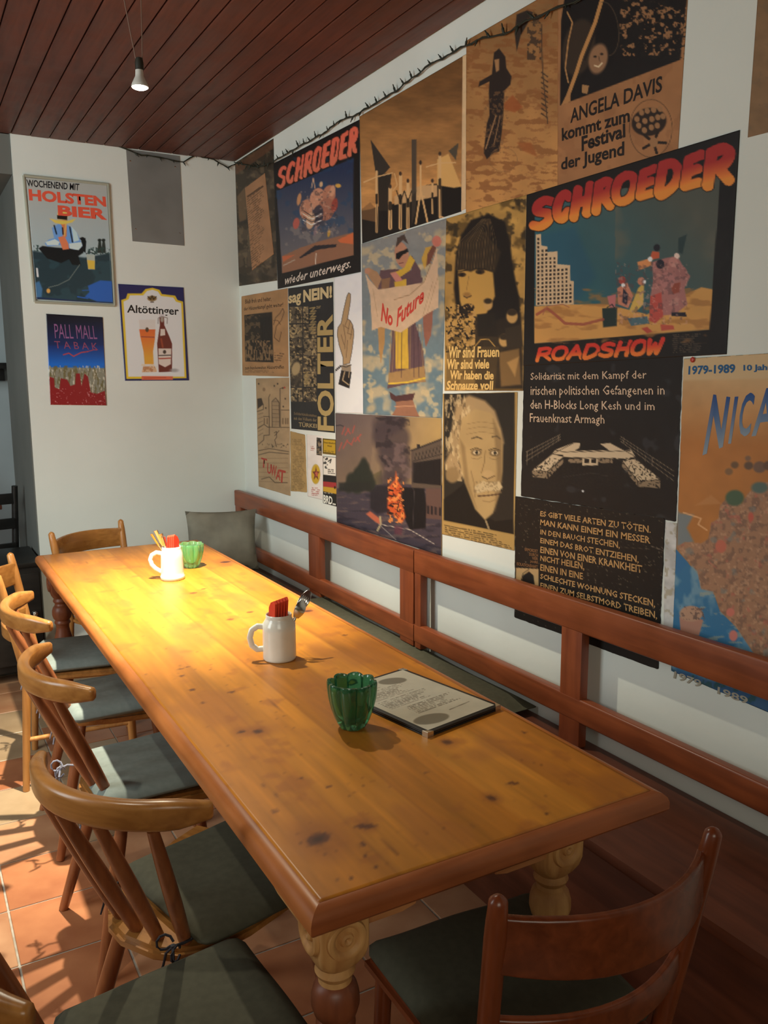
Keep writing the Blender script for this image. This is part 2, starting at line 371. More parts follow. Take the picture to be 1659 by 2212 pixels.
def bubble(p, ch, q, top, bot, edge=(24, 16, 12), fat=.26):
    """one fat rounded brush letter printed inside the four corners q"""
    a, b, c, d = [np.array(v, float) for v in q]; h = (np.linalg.norm(d-a)+np.linalg.norm(c-b))/2; w = h*fat; wd = np.linalg.norm(b-a); iu, iv = min(.32, w/2/wd), w/2/h
    t = np.clip((p.X-a[0])/(b[0]-a[0]+1e-6), -.3, 1.3); yt = a[1]+(b[1]-a[1])*t; yb = d[1]+(c[1]-d[1])*t; v = np.clip(((p.Y-yt)/(yb-yt)-.35)/.45, 0, 1)[:, None]; colr = np.array(top, float)*(1-v)+np.array(bot, float)*v
    for wid, cc in ((w+4, edge), (w, colr)):
        for st in BUB[ch]:
            P = []
            for x, y in rounder(st): x = iu+(1-2*iu)*x; y = iv+(1-2*iv)*y; P.append(tuple((a*(1-x)+b*x)*(1-y)+(d*(1-x)+c*x)*y))
            p.line(P, wid, cc)
WS = [((560, 760), (172, 178, 170)), ((760, 800), (176, 172, 156)), ((800, 230), (150, 146, 132)), ((1060, 60), (142, 136, 118)), ((1550, 150), (152, 148, 128)),
      ((1630, 450), (152, 142, 122)), ((900, 1150), (205, 205, 190)), ((1450, 1250), (158, 154, 134)), ((1000, 1200), (205, 205, 190)), ((600, 1100), (190, 195, 186)),
      ((540, 400), (160, 162, 150)), ((950, 700), (168, 164, 146)), ((1200, 500), (152, 146, 128)), ((1300, 900), (156, 150, 130)), ((1600, 1100), (140, 134, 114))]
def white_at(x, y):
    w = np.array([1/((x-p[0])**2+(y-p[1])**2+3000.) for p, _ in WS]); c = np.array([srgb(q) for _, q in WS]); return (w[:, None]*c).sum(0)/w.sum()
PRINT = [.82]      # printed colours are read a little darker than they look beside white
def to_albedo(C, white):
    C = np.clip(C, 0, 255); k = PRINT[0]+(1-PRINT[0])*np.clip((C.min(-1, keepdims=True)-125)/50, 0, 1)
    return np.clip(srgb(C*k)/white*.74, .004, .86)
def quad_grid(corners, nu, nv):
    u = np.linspace(0, 1, nu+1)[None, :, None]; v = np.linspace(0, 1, nv+1)[:, None, None]; a, b, c, d = [np.array(p) for p in corners]
    return ((a*(1-u)+b*u)*(1-v)+(d*(1-u)+c*u)*v).reshape(-1, 3)
def ink_mesh(name, V, Fc, C, material, parent=None, **k):
    me = bpy.data.meshes.new(name); me.from_pydata([], [], []) ; nv = len(V)
    Fc = np.asarray(Fc, dtype=np.int32); nf = len(Fc); w = Fc.shape[1]
    me.vertices.add(nv); me.vertices.foreach_set('co', np.asarray(V, np.float32).ravel())
    me.loops.add(nf*w); me.loops.foreach_set('vertex_index', Fc.ravel())
    me.polygons.add(nf); me.polygons.foreach_set('loop_start', np.arange(0, nf*w, w, dtype=np.int32))
    me.update(calc_edges=True); me.validate()
    at = me.color_attributes.new('Ink', 'FLOAT_COLOR', 'POINT'); c4 = np.ones((nv, 4), np.float32); c4[:, :3] = C
    at.data.foreach_set('color', c4.ravel()); me.materials.append(material)
    o = bpy.data.objects.new(name, me); COL.objects.link(o)
    if parent: o.parent = parent
    return tag(o, **k)
def panel(name, label, cat, wall, quad, paint, depth=.0015, step=2.2, material='paper', group=None, base=(180, 150, 100), white=None, parent=None, ragged=0, seed=1):
    """a printed sheet fixed to a wall: front face with its print, edges back to the wall"""
    pr = on_x if wall == 'x' else on_y
    W = [pr(*q) for q in quad]; nrm = np.array([-1., 0, 0]) if wall == 'x' else np.array([0, -1., 0])
    ql = lambda i, j: math.dist(quad[i], quad[j])
    nu = max(4, int(max(ql(0, 1), ql(3, 2))/step)); nv = max(4, int(max(ql(0, 3), ql(1, 2))/step))
    P = quad_grid(W, nu, nv); G = np.arange((nu+1)*(nv+1)).reshape(nv+1, nu+1)
    px, py = to_px(P)
    if ragged:
        c = P.mean(0)
        for edge in (G[0], G[-1], G[:, 0], G[:, -1]):
            P[edge] += (c-P[edge])/np.linalg.norm(c-P[edge], axis=1)[:, None]*(ragged*(vnoise(px[edge], py[edge], 14, seed, 3)[:, None]))
    p = Paint(px, py, base); paint(p)
    cx, cy = np.mean([q[0] for q in quad]), np.mean([q[1] for q in quad])
    C = to_albedo(p.C, np.array(srgb(white)) if white is not None else white_at(cx, cy))
    Vf = P+nrm*(depth+(.0004*vnoise(px, py, 60, seed)[:, None] if wall == 'x' else 0))
    q = np.stack([G[:-1, :-1], G[1:, :-1], G[1:, 1:], G[:-1, 1:]], -1).reshape(-1, 4)
    ring = np.concatenate([G[0, :-1], G[:-1, -1], G[-1, :0:-1], G[:0:-1, 0]]); Vb = P[ring]+nrm*.0002; o0 = len(P); m = len(ring)
    j = np.arange(m); sk = np.stack([ring[j], ring[(j+1) % m], o0+(j+1) % m, o0+j], -1)
    o = ink_mesh(name, np.vstack([Vf, Vb]), np.vstack([q, sk]), np.vstack([C, C[ring]*.9+.02]), M[material], parent, label=label, cat=cat, group=group)
    o.data.polygons.foreach_set('use_smooth', [True]*len(q)+[False]*len(sk))
    return o
GLY = {}
def glyphs(s, bold=0, shear=0, space=1.0):
    k = (s, bold, shear, space)
    if k in GLY: return GLY[k]
    cu = bpy.data.curves.new('t', 'FONT'); cu.body = s; cu.offset = bold; cu.shear = shear; cu.space_character = space; cu.resolution_u = 3 if len(s) < 16 else 1
    ob = bpy.data.objects.new('t', cu); me = bpy.data.meshes.new_from_object(ob)
    V = np.empty(len(me.vertices)*3); me.vertices.foreach_get('co', V); V = V.reshape(-1, 3)[:, :2]
    T = []
    me.calc_loop_triangles()
    for t in me.loop_triangles: T.append(tuple(t.vertices))
    lo, hi = V.min(0), V.max(0); V = (V-lo)/(hi-lo)
    bpy.data.objects.remove(ob); bpy.data.meshes.remove(me); bpy.data.curves.remove(cu)
    GLY[k] = (V, np.array(T)); return GLY[k]
def lettering(parent, wall, items, depth, white=None, material='paper', name='lettering', curve=None):
    """items: (text, x0, y0, x1, y1, h0, h1, colour or (top, bottom), bold, shear[, bend]) baseline from x0,y0 to x1,y1"""
    pr = on_x if wall == 'x' else on_y; nrm = np.array([-1., 0, 0]) if wall == 'x' else np.array([0, -1., 0])
    for it in items:
        s, x0, y0, x1, y1, h0, h1, col, bold, shear = it[:10]; bend = it[10] if len(it) > 10 else 0
        V, T = glyphs(s, bold, shear)
        q = it[11] if len(it) > 11 else [(x0, y0-h0), (x1, y1-h1), (x1, y1), (x0, y0)]
        W = [pr(*c) for c in q]; u = V[:, :1]; v = 1-V[:, 1:2]
        P = (W[0]*(1-u)+W[1]*u)*(1-v)+(W[3]*(1-u)+W[2]*u)*v
        if bend: P[:, 2] += bend*np.sin(np.pi*V[:, 0])
        cx, cy = np.mean([c[0] for c in q]), np.mean([c[1] for c in q])
        wh = np.array(srgb(white)) if white is not None else white_at(cx, cy)
        c = np.array(col, float)
        C = to_albedo(c[0]*(1-v)+c[1]*v, wh) if c.ndim == 2 else np.tile(to_albedo(c, wh), (len(V), 1))
        ink_mesh(name, P+nrm*(depth+.0006), T, C, M[material], parent)

# ================================================================ POSTERS
def Z(s, ox, oy): return lambda *p: [(ox+x/s, oy+y/s) for x, y in p]
A1 = Z(2.9625, 0, 260); A2 = Z(3.253, 490, 240); A3 = Z(3.253, 490, 600); A4 = Z(2.242, 760, 0); A5 = Z(2.307, 940, 380); A6 = Z(2.307, 940, 740); A8 = Z(3.16, 1440, 740)
def q(z, *p): return z(*p)
def T(z, s, tl, tr, br, bl, col, bold=.0, shear=0, bend=0):
    c = z(tl, tr, br, bl); return (s, c[3][0], c[3][1], c[2][0], c[2][1], 0, 0, col, bold, shear, bend, c)

# --- dark leafy poster in the corner, with its pinned sheet
def f(p):
    p.blot(22, .5, (74, 62, 44), seed=3).blot(9, .62, (104, 88, 60), seed=4, a=.6).blot(30, .6, (40, 36, 26), seed=8, a=.8)
    p.poly(A2((75, 600), (140, 520), (140, 760), (90, 780)), (120, 92, 58), a=.6)
    p.poly(A2((60, 380), (330, 200), (330, 260), (60, 450)), (96, 62, 38), a=.7)
po = panel('poster', 'dark leafy poster in the corner, with a tan typed sheet printed aslant', 'poster', 'x',
      [(508, 352), (591, 299), (599, 606), (517, 618)], f, .0012, base=(52, 44, 30), group='posters on the long wall')
def f(p):
    p.tone(20, .08); p.text(534, 424, 572, 600, -.80, 5.2, (92, 66, 40), .8, 3); p.line(A2((150, 600), (255, 530)), 4, (70, 48, 28), a=.8)
panel('printed_sheet', None, None, 'x', A2((130, 540), (270, 435), (332, 1005), (180, 1120)), f, .0024, base=(150, 108, 68), parent=po, step=1.6)

# --- small comic band poster
RED = ((196, 92, 64), (190, 96, 62))
def f(p):
    pic = A2((352, 560), (892, 330), (893, 1010), (392, 1140))
    p.grad(A2((600, 420))[0], (34, 44, 66), A2((650, 980))[0], (96, 90, 84), pic)
    p.blot(16, .56, (122, 112, 98), .7, 3, (600, 470, 764, 560)); p.blot(20, .6, (30, 60, 84), .5, 5, (597, 340, 764, 520))
    p.poly(A2((390, 1020), (520, 960), (640, 920), (893, 850), (893, 1010), (392, 1140)), (134, 92, 62))
    p.poly(A2((780, 905), (890, 855), (890, 935), (800, 925)), (190, 96, 50)); p.poly(A2((390, 1020), (480, 1010), (400, 1060)), (178, 92, 52))
    p.poly(A2((510, 1030), (620, 945), (775, 935), (770, 955), (640, 975), (520, 1035)), (36, 32, 34))
    p.line(A2((625, 1075), (630, 1000)), 2, (190, 170, 140)); p.line(A2((400, 1085), (480, 1045)), 2, (170, 150, 120))
    for x, y, rx, ry, c in ((560, 690, 45, 70, (178, 120, 86)), (640, 620, 55, 80, (188, 130, 94)), (720, 590, 45, 70, (170, 112, 80)), (700, 690, 60, 80, (150, 96, 70)), (640, 740, 40, 80, (60, 52, 56)),
                            (590, 770, 30, 60, (190, 150, 110)), (760, 660, 22, 50, (140, 60, 44)), (510, 620, 14, 44, (186, 130, 80)), (490, 790, 22, 40, (170, 84, 66)), (785, 525, 20, 14, (200, 150, 60)),
                            (665, 515, 12, 20, (200, 160, 110)), (720, 860, 10, 26, (170, 130, 50)), (625, 840, 12, 40, (120, 100, 96)), (745, 560, 18, 40, (196, 140, 100))):
        cx, cy = A2((x, y))[0]; p.ell(cx, cy, rx/3.25, ry/3.25, c, 10)
    p.blot(6, .62, (60, 50, 48), .5, 9, A2((520, 560))[0]+A2((780, 860))[0]); p.blot(5, .66, (206, 166, 130), .4, 12, A2((520, 560))[0]+A2((780, 860))[0])
    for i in range(4): p.line(A2((540, 700+i*22), (600, 740+i*20), (668, 700+i*22)), 1.6, (220, 200, 170) if i % 2 else (30, 28, 30))
    p.line(A2((598, 540), (610, 470), (622, 540)), 2, (190, 150, 110))
    (L0, R0, R1, L1) = A2((356, 405), (918, 100), (912, 300), (350, 560))
    for i, ch in enumerate('SCHROEDER'):
        f0, f1 = (i-.06)/9, (i+1.08)/9; g = lambda A, B, f: (A[0]+(B[0]-A[0])*f, A[1]+(B[1]-A[1])*f); bubble(p, ch, [g(L0, R0, f0+.02), g(L0, R0, f1+.02), g(L1, R1, f1), g(L1, R1, f0)], (214, 98, 68), (204, 104, 70), fat=.145)
po = panel('poster', 'black band poster with pink bubble title and a comic crowd over a road', 'poster', 'x', A2((330, 368), (935, 60), (943, 1130), (360, 1250)), f, .0018, base=(22, 18, 15), group='posters on the long wall')
lettering(po, 'x', [T(A2, 'wieder unterwegs.', (412, 1160), (876, 1035), (876, 1120), (412, 1240), (186, 172, 146), .012, .35)], .0018)

# --- beach photo poster with people standing as letters
def f(p):
    p.grad((880, 180), (104, 68, 32), (880, 400), (176, 122, 62)); p.tone(40, .16, 4, (1, 2.2)).tone(7, .07, 9, (.5, 2))
    for k in range(7): p.line(A2((1150, 330+k*8), (1300, 320-k*14)), 1.2, (140, 96, 50), .5)
    dk, sk, li = (24, 18, 12), (196, 152, 92), (206, 162, 96)
    p.poly(A2((950, 700), (1010, 690), (1100, 660), (1290, 640), (1400, 520), (1560, 500), (1660, 540), (1660, 720), (950, 940)), dk, 2)
    p.poly(A2((950, 690), (1010, 640), (1060, 700), (1050, 780), (950, 760)), (120, 82, 44), 2, .7)
    p.poly(A2((1180, 600), (1300, 540), (1400, 520), (1480, 520), (1480, 600), (1180, 660)), (182, 140, 86), 2)
    p.poly(A2((1480, 340), (1560, 300), (1650, 530), (1600, 540), (1480, 520)), (196, 148, 78), 2)
    p.poly(A2((1012, 200), (1150, 395), (1110, 440), (1050, 450)), (48, 40, 30)); p.poly(A2((1060, 440), (1160, 440), (1130, 700), (1070, 700)), (40, 32, 22))
    p.poly(A2((1300, 200), (1335, 198), (1335, 560), (1300, 620)), (70, 58, 42)); p.poly(A2((1300, 600), (1335, 560), (1330, 700), (1300, 810)), (52, 42, 30))
    p.poly(A2((1560, 280), (1632, 222), (1612, 345)), (72, 62, 44))
    def fig(x, y0, y1, w=5, head=True, arms=None):
        (hx, hy), (bx, by) = A2((x, y0), (x, y1)); p.line([(hx, hy+8), (bx, by)], w, sk); p.line([(bx+w*.15, hy+(by-hy)*.55), (bx, by)], 1.2, dk)
        p.line([(hx, hy+(by-hy)*.42), (hx, hy+(by-hy)*.55)], w, (50, 38, 24))
        if head: p.ell(hx, hy+3, 3.1, 4.5, (58, 40, 26))
        if arms: p.line(A2(*arms), 2.6, sk)
    fig(1055, 400, 848, 5, False, ((965, 500), (1055, 462), (1165, 435))); fig(1150, 520, 822, 8); fig(1222, 430, 822, 7); fig(1275, 480, 820, 7)
    p.line(A2((1195, 560), (1222, 640), (1250, 560), (1275, 640), (1300, 560)), 2, dk); p.line(A2((1180, 440), (1200, 520), (1170, 560)), 2, sk)
    p.line(A2((1365, 380), (1365, 560), (1330, 790)), 4, sk); p.line(A2((1365, 560), (1412, 778)), 4, sk); p.ell(*A2((1363, 362))[0], 3, 5, (50, 36, 24)); p.line(A2((1345, 600), (1390, 600)), 3, sk)
    fig(1447, 480, 716, 5); fig(1500, 290, 745, 6, True, ((1405, 392), (1500, 365), (1608, 362))); p.line(A2((1500, 740), (1535, 752)), 3, sk)
po = panel('poster', 'sepia poster of figures standing as letters on a shore with dark flags', 'poster', 'x', [(777, 252), (1001, 121), (997, 457), (783, 526)], f, .0012, group='posters on the long wall')
def f(p): p.tone(10, .05)
panel('poster_strip', None, None, 'x', [(1000, 121), (1008, 117), (1007, 451), (997, 455)], f, .0014, base=(196, 160, 108), parent=po)

# --- tall tan poster with a dark standing figure
def f(p):
    p.grad((1100, 30), (132, 90, 46), (1080, 430), (170, 118, 58)); p.tone(50, .12, 2); p.blot(11, .57, (122, 74, 34), .75, 6, stretch=(.45, 1)); p.blot(6, .62, (132, 82, 40), .6, 8, stretch=(.4, 1))
    dk = (38, 28, 20)
    p.poly(A4((690, 255), (715, 235), (745, 275), (750, 330), (775, 370), (770, 410), (740, 440), (735, 560), (728, 640), (715, 735), (688, 740), (655, 772), (640, 740), (655, 600), (668, 560), (665, 440), (668, 395), (615, 420), (620, 395), (680, 360)), dk, 2)
    p.poly(A4((692, 290), (715, 285), (715, 340), (700, 350)), (150, 106, 60), 2); p.line(A4((700, 560), (650, 720)), 2.5, (150, 108, 64)); p.line(A4((720, 560), (690, 700)), 2, (128, 92, 54))
    p.blot(5, .58, (110, 76, 42), .6, 5, A4((640, 440))[0]+A4((760, 740))[0])
    p.poly(A4((800, 70), (850, 50), (880, 60), (850, 120), (820, 170), (800, 250), (790, 160)), (44, 34, 24), 2); p.blot(7, .5, (60, 44, 28), .9, 14, A4((850, 70))[0]+A4((920, 290))[0])
    for i in range(9): p.line(A4((920, 350+i*25), (950, 372+i*25)), 2.6, (56, 40, 26)); 
    p.line(A4((920, 120), (925, 340), (950, 600)), 2.2, (66, 48, 30)); p.poly(A4((740, 500), (780, 460), (830, 520), (790, 545), (740, 530)), (138, 70, 30), 3, .8)
    p.line([(1088+30*math.cos(t/3), 345+26*math.sin(t/3)) for t in range(20)], 1.2, (120, 84, 46), .8); p.poly(A4((800, 690), (870, 690), (900, 760), (830, 730)), (140, 78, 34), 3, .8)
panel('poster', 'tall tan poster with a dark standing figure, top edge under the ceiling', 'poster', 'x', [(1008, 88), (1208, -28), (1207, 403), (1007, 464)], f, .0010, group='posters on the long wall')

# --- tan festival poster
def f(p):
    p.tone(40, .08, 3); p.blot(30, .6, (128, 82, 44), .4, 5)
    p.poly(A4((1010, 512), (1015, 100), (1040, -60), (1630, -60), (1612, 120), (1592, 290), (1060, 492)), (24, 19, 14), 2)
    p.blot(9, .56, (142, 98, 56), .95, 3, A4((1300, 0))[0]+A4((1620, 270))[0], .08); p.blot(5, .6, (30, 24, 16), .8, 21, A4((1300, 0))[0]+A4((1620, 290))[0])
    p.ell(*A4((1215, 190))[0], 36, 66, (22, 17, 12), 8, 4); p.ell(*A4((1100, 230))[0], 34, 62, (56, 42, 26), 12, 5, .8)
    p.ell(*A4((1195, 285))[0], 20, 33, (132, 94, 58), 12, 5); p.ell(*A4((1180, 275))[0], 3.6, 2.4, (36, 26, 16)); p.ell(*A4((1212, 262))[0], 3.6, 2.4, (36, 26, 16)); p.line(A4((1178, 318), (1196, 324), (1214, 306)), 3, (210, 176, 124)); p.line(A4((1197, 272), (1202, 296)), 1.6, (70, 48, 28))
    p.line(A4((1045, 60), (1070, 110), (1050, 200), (1035, 330), (1050, 400)), 3, (164, 116, 62)); p.line(A4((1215, -10), (1180, 110), (1115, 270), (1090, 350), (1050, 460)), 8, (170, 118, 60)); p.line(A4((1225, 30), (1190, 130), (1130, 290)), 3.2, (28, 20, 14))
    p.line([(1310+27*math.cos(t/4)+math.sin(t/4)*6, 62+58*math.sin(t/4)) for t in range(-7, 7)], 2, (92, 70, 44), .6)
    p.poly(A4((1118, 410), (1150, 415), (1142, 455), (1115, 450)), (150, 108, 60)); p.poly(A4((1015, 512), (1060, 420), (1060, 492)), (160, 110, 58))
    cx, cy = A4((1450, 622))[0]; p.line([(cx+46*math.cos(t/8)+4*math.sin(t/8), cy+62*math.sin(t/8)-6*math.cos(t/8)) for t in range(52)], 1.6, (74, 50, 28), .85)
    p.ell(cx-4, cy-14, 38, 30, (40, 28, 18), -12, 3)
    for i, (dx, dy) in enumerate(((-28, -12), (-18, -26), (-6, -30), (8, -32), (22, -34), (-24, 2), (-11, -8), (4, -12), (17, -16), (28, -18), (-12, 12), (3, 6), (16, 2))): p.ell(cx-2+dx, cy-8+dy, 5.6, 6.6, (140, 98, 56), -15)
    for k in range(5):
        a = -1.2+k*1.257; p.line([(cx+6, cy+30), (cx+6+26*math.cos(a), cy+30+24*math.sin(a))], 6, (36, 26, 17))
    p.ell(cx+6, cy+30, 9, 11, (142, 100, 58))
po = panel('poster', 'large tan festival poster with a hatted smiling face and round emblem', 'poster', 'x', [(1206, -28), (1490, -60), (1465, 326), (1205, 406)], f, .0011, base=(146, 98, 54), group='posters on the long wall')
K = (30, 22, 15)
lettering(po, 'x', [T(A4, 'ANGELA DAVIS', (1056, 530), (1504, 366), (1508, 442), (1060, 598), K, .02, .12), T(A4, 'kommt zum', (1016, 622), (1346, 524), (1350, 590), (1020, 684), K, .028, .05),
    T(A4, 'Festival', (1112, 662), (1326, 598), (1330, 664), (1115, 735), K, .03, .05), T(A4, 'der Jugend', (1014, 768), (1322, 684), (1325, 772), (1017, 842), K, .028, .05)], .0011)

# --- statue painting with banner
def f(p):
    p.grad((870, 500), (132, 128, 112), (870, 800), (98, 116, 112)); p.blot(34, .52, (176, 156, 112), .9, 3, None, .14); p.blot(16, .62, (196, 170, 116), .7, 5, None, .1)
    pu, ye, fl = (92, 66, 62), (196, 154, 48), (176, 122, 86)
    p.poly(A3((1060, 240), (1120, 240), (1110, 470), (1085, 600), (1070, 500)), (168, 124, 66)); p.poly(A3((1380, 220), (1455, 200), (1440, 400), (1400, 490), (1385, 380)), (138, 86, 62))
    p.poly(A3((1150, 0), (1380, 0), (1330, 330), (1385, 520), (1400, 730), (1260, 750), (1130, 780), (1150, 640), (1165, 380)), pu)
    p.poly(A3((1190, 0), (1255, 0), (1275, 380), (1280, 640), (1190, 640), (1185, 380)), ye); p.poly(A3((1140, 670), (1390, 620), (1400, 730), (1140, 750)), (170, 130, 66), a=.8); p.line(A3((1140, 745), (1270, 735), (1395, 705)), 3.4, (210, 170, 50))
    for x in (1160, 1180, 1210, 1235, 1290, 1315, 1345, 1370): p.line(A3((x, 330), (x-4+(x-1260)*.15, 700)), 2, (62, 42, 44) if x % 2 else (150, 116, 66), .6)
    p.poly(A3((1145, 800), (1190, 830), (1325, 810), (1310, 860), (1200, 880), (1155, 850)), (74, 44, 38)); p.poly(A3((1190, 870), (1310, 860), (1330, 920), (1360, 985), (1150, 985), (1190, 920)), (140, 94, 64)); p.line(A3((1185, 905), (1320, 900)), 2, (186, 134, 90))
    # head, scarf, arms
    p.poly(A2((1080, 1120), (1180, 1110), (1300, 1120), (1300, 1010), (1365, 1120), (1380, 1300), (1180, 1330), (1060, 1290)), pu); p.poly(A2((1090, 1180), (1150, 1170), (1140, 1300), (1090, 1290)), (128, 92, 60))
    p.poly(A2((1180, 1200), (1265, 1180), (1265, 1330), (1185, 1320)), ye); p.ell(*A2((1232, 1010))[0], 15, 28, fl, -10); p.poly(A2((1190, 960), (1200, 890), (1250, 865), (1278, 935), (1240, 905), (1200, 950)), (70, 54, 42))
    p.poly(A2((1190, 1000), (1275, 965), (1278, 990), (1240, 1010), (1215, 1040), (1192, 1040)), (22, 18, 16)); p.line(A2((1212, 1070), (1240, 1066)), 2.2, (120, 62, 50)); p.poly(A2((1150, 1140), (1200, 1180), (1290, 1120), (1325, 1050), (1290, 1010), (1250, 1100), (1190, 1130)), ye)
    p.poly(A2((1150, 1140), (1190, 1200), (1240, 1190), (1190, 1130)), (186, 120, 96)); p.poly(A2((970, 1110), (1000, 1100), (1060, 1130), (1090, 1180), (1060, 1250), (1010, 1180)), (160, 120, 78)); p.ell(*A2((990, 1125))[0], 6, 6, fl)
    p.poly(A2((1370, 1040), (1400, 960), (1450, 950), (1440, 1030), (1390, 1110)), (190, 146, 56)); p.poly(A2((1410, 1010), (1450, 940), (1475, 960), (1430, 1070), (1405, 1090)), (110, 66, 46)); p.ell(*A2((1478, 915))[0], 10, 12, (190, 110, 84))
    # banner
    p.poly(A2((975, 1140), (1000, 1180), (1080, 1270), (1180, 1325), (1290, 1290), (1390, 1200), (1450, 1060), (1480, 960), (1486, 1100), (1490, 1380), (1400, 1430), (1340, 1480), (1250, 1500), (1220, 1505), (1120, 1470), (1085, 1430), (1020, 1480), (1010, 1300)), (200, 166, 122))
    p.poly(A3((1020, 90), (1490, 20), (1490, 200), (1400, 240), (1335, 310), (1225, 385), (1150, 365), (1085, 345), (1020, 372)), (200, 166, 122)); p.line(A2((1180, 1325), (1290, 1290), (1390, 1200), (1470, 980)), 1.6, (150, 116, 78))
    for a, b in (((1490, 1150), (1410, 1420)), ((1030, 1250), (1060, 1440)), ((1450, 1200), (1380, 1440))): p.line(A2(a, b), 1.6, (168, 134, 92), .7)
    p.tone(9, .05, 8)
po = panel('poster', 'painted poster of a robed statue in sunglasses holding up a banner', 'poster', 'x', [(782, 527), (965, 472), (955, 903), (785, 894)], f, .0016, base=(110, 122, 118), group='posters on the long wall')
R2 = (188, 62, 44)
lettering(po, 'x', [T(A3, 'No', (1085, 165), (1168, 245), (1168, 345), (1085, 305), R2, .035, .25), T(A3, 'Future', (1195, 225), (1388, 60), (1388, 165), (1195, 350), R2, .03, .2)], .0016)

# --- face with fringe, crowd below
def f(p):
    p.tone(30, .2, 3); p.blot(26, .55, (84, 62, 26), .8, 6, None, .12); p.blot(18, .6, (36, 28, 16), .7, 16, (962, 430, 1140, 700), .1)
    dk, ye = (28, 21, 14), (186, 140, 62)
    p.poly(A5((270, 190), (350, 230), (375, 330), (390, 460), (420, 600), (430, 760), (300, 800), (200, 740), (110, 700), (95, 560), (105, 400), (130, 300), (180, 220)), dk, 5)
    p.poly(A5((115, 470), (200, 450), (290, 480), (300, 600), (250, 700), (190, 755), (150, 720), (125, 620)), ye, 4)
    p.poly(A5((105, 470), (120, 340), (230, 260), (330, 380), (300, 480), (255, 470), (210, 465), (180, 478), (140, 468)), (50, 38, 22), 4)
    for k in range(14): p.line(A5((238+k*3, 215), (125+k*14, 330), (112+k*14, 465)), 1.3, (98, 74, 40) if k % 3 else (140, 110, 64), .55)
    p.ell(*A5((135, 492))[0], 9, 5, (60, 42, 22)); p.ell(*A5((226, 478))[0], 10, 5.5, (60, 42, 22)); p.ell(*A5((135, 494))[0], 3.6, 3.2, dk); p.ell(*A5((224, 480))[0], 3.8, 3.4, dk); p.line(A5((110, 478), (160, 470)), 1.8, dk); p.line(A5((198, 462), (255, 465)), 2, dk)
    p.ell(*A5((160, 592))[0], 8, 5, (150, 106, 48), soft=4); p.line(A5((145, 600), (160, 608), (182, 598)), 2.2, (70, 48, 24)); p.ell(*A5((168, 655))[0], 13, 8, (44, 30, 18)); p.ell(*A5((170, 688))[0], 11, 3.5, (120, 82, 36)); p.line(A5((170, 500), (158, 570)), 1.4, (130, 94, 44), .7)
    p.poly(A5((200, 700), (300, 720), (430, 680), (440, 1060), (200, 1060)), (40, 30, 18), 4, .9); p.blot(5, .52, (182, 138, 70), .95, 11, A5((60, 640))[0]+A5((200, 860))[0]); p.blot(5, .54, (30, 22, 14), .95, 12, A5((55, 650))[0]+A5((200, 880))[0])
    for x, y, r in ((265, 640, 10), (385, 700, 12), (255, 765, 9), (345, 820, 11)): cx, cy = A5((x, y))[0]; p.ell(cx, cy, r, r*1.25, (186, 142, 74), soft=3); p.ell(cx, cy-r*.7, r*.9, r*.6, (50, 38, 22), soft=3)
    p.poly(A5((210, 690), (300, 680), (310, 800), (215, 800)), (34, 26, 16), 3); p.poly(A5((350, 760), (430, 740), (440, 850), (360, 860)), (52, 40, 24), 3); p.poly(A5((320, 880), (420, 860), (430, 1040), (330, 1050)), (120, 88, 44), 4); p.line(A5((200, 850), (230, 815), (270, 815), (300, 850)), 2, ye)
    p.poly(A5((60, 860), (320, 850), (300, 1060), (55, 1060)), (88, 66, 32), 4, .6); p.poly(A5((360, 930), (420, 900), (400, 1000)), (170, 126, 64), 4)
po = panel('poster', 'yellowed poster of a singing face with fringe above a crowd', 'poster', 'x', [(962, 473), (1139, 421), (1131, 844), (961, 844)], f, .0014, base=(170, 128, 58), group='posters on the long wall')
Y1 = (222, 178, 96)
lettering(po, 'x', [T(A6, 'Wir sind Frauen', (70, 18), (322, 20), (322, 72), (68, 78), Y1, .03, .05), T(A6, 'Wir sind viele', (62, 82), (272, 82), (272, 130), (60, 134), Y1, .035, .05),
    T(A6, 'Wir haben die', (78, 138), (294, 142), (294, 185), (76, 184), Y1, .035, .05), T(A6, 'Schnauze voll', (62, 190), (293, 190), (292, 236), (58, 236), Y1, .035, .05)], .0014)

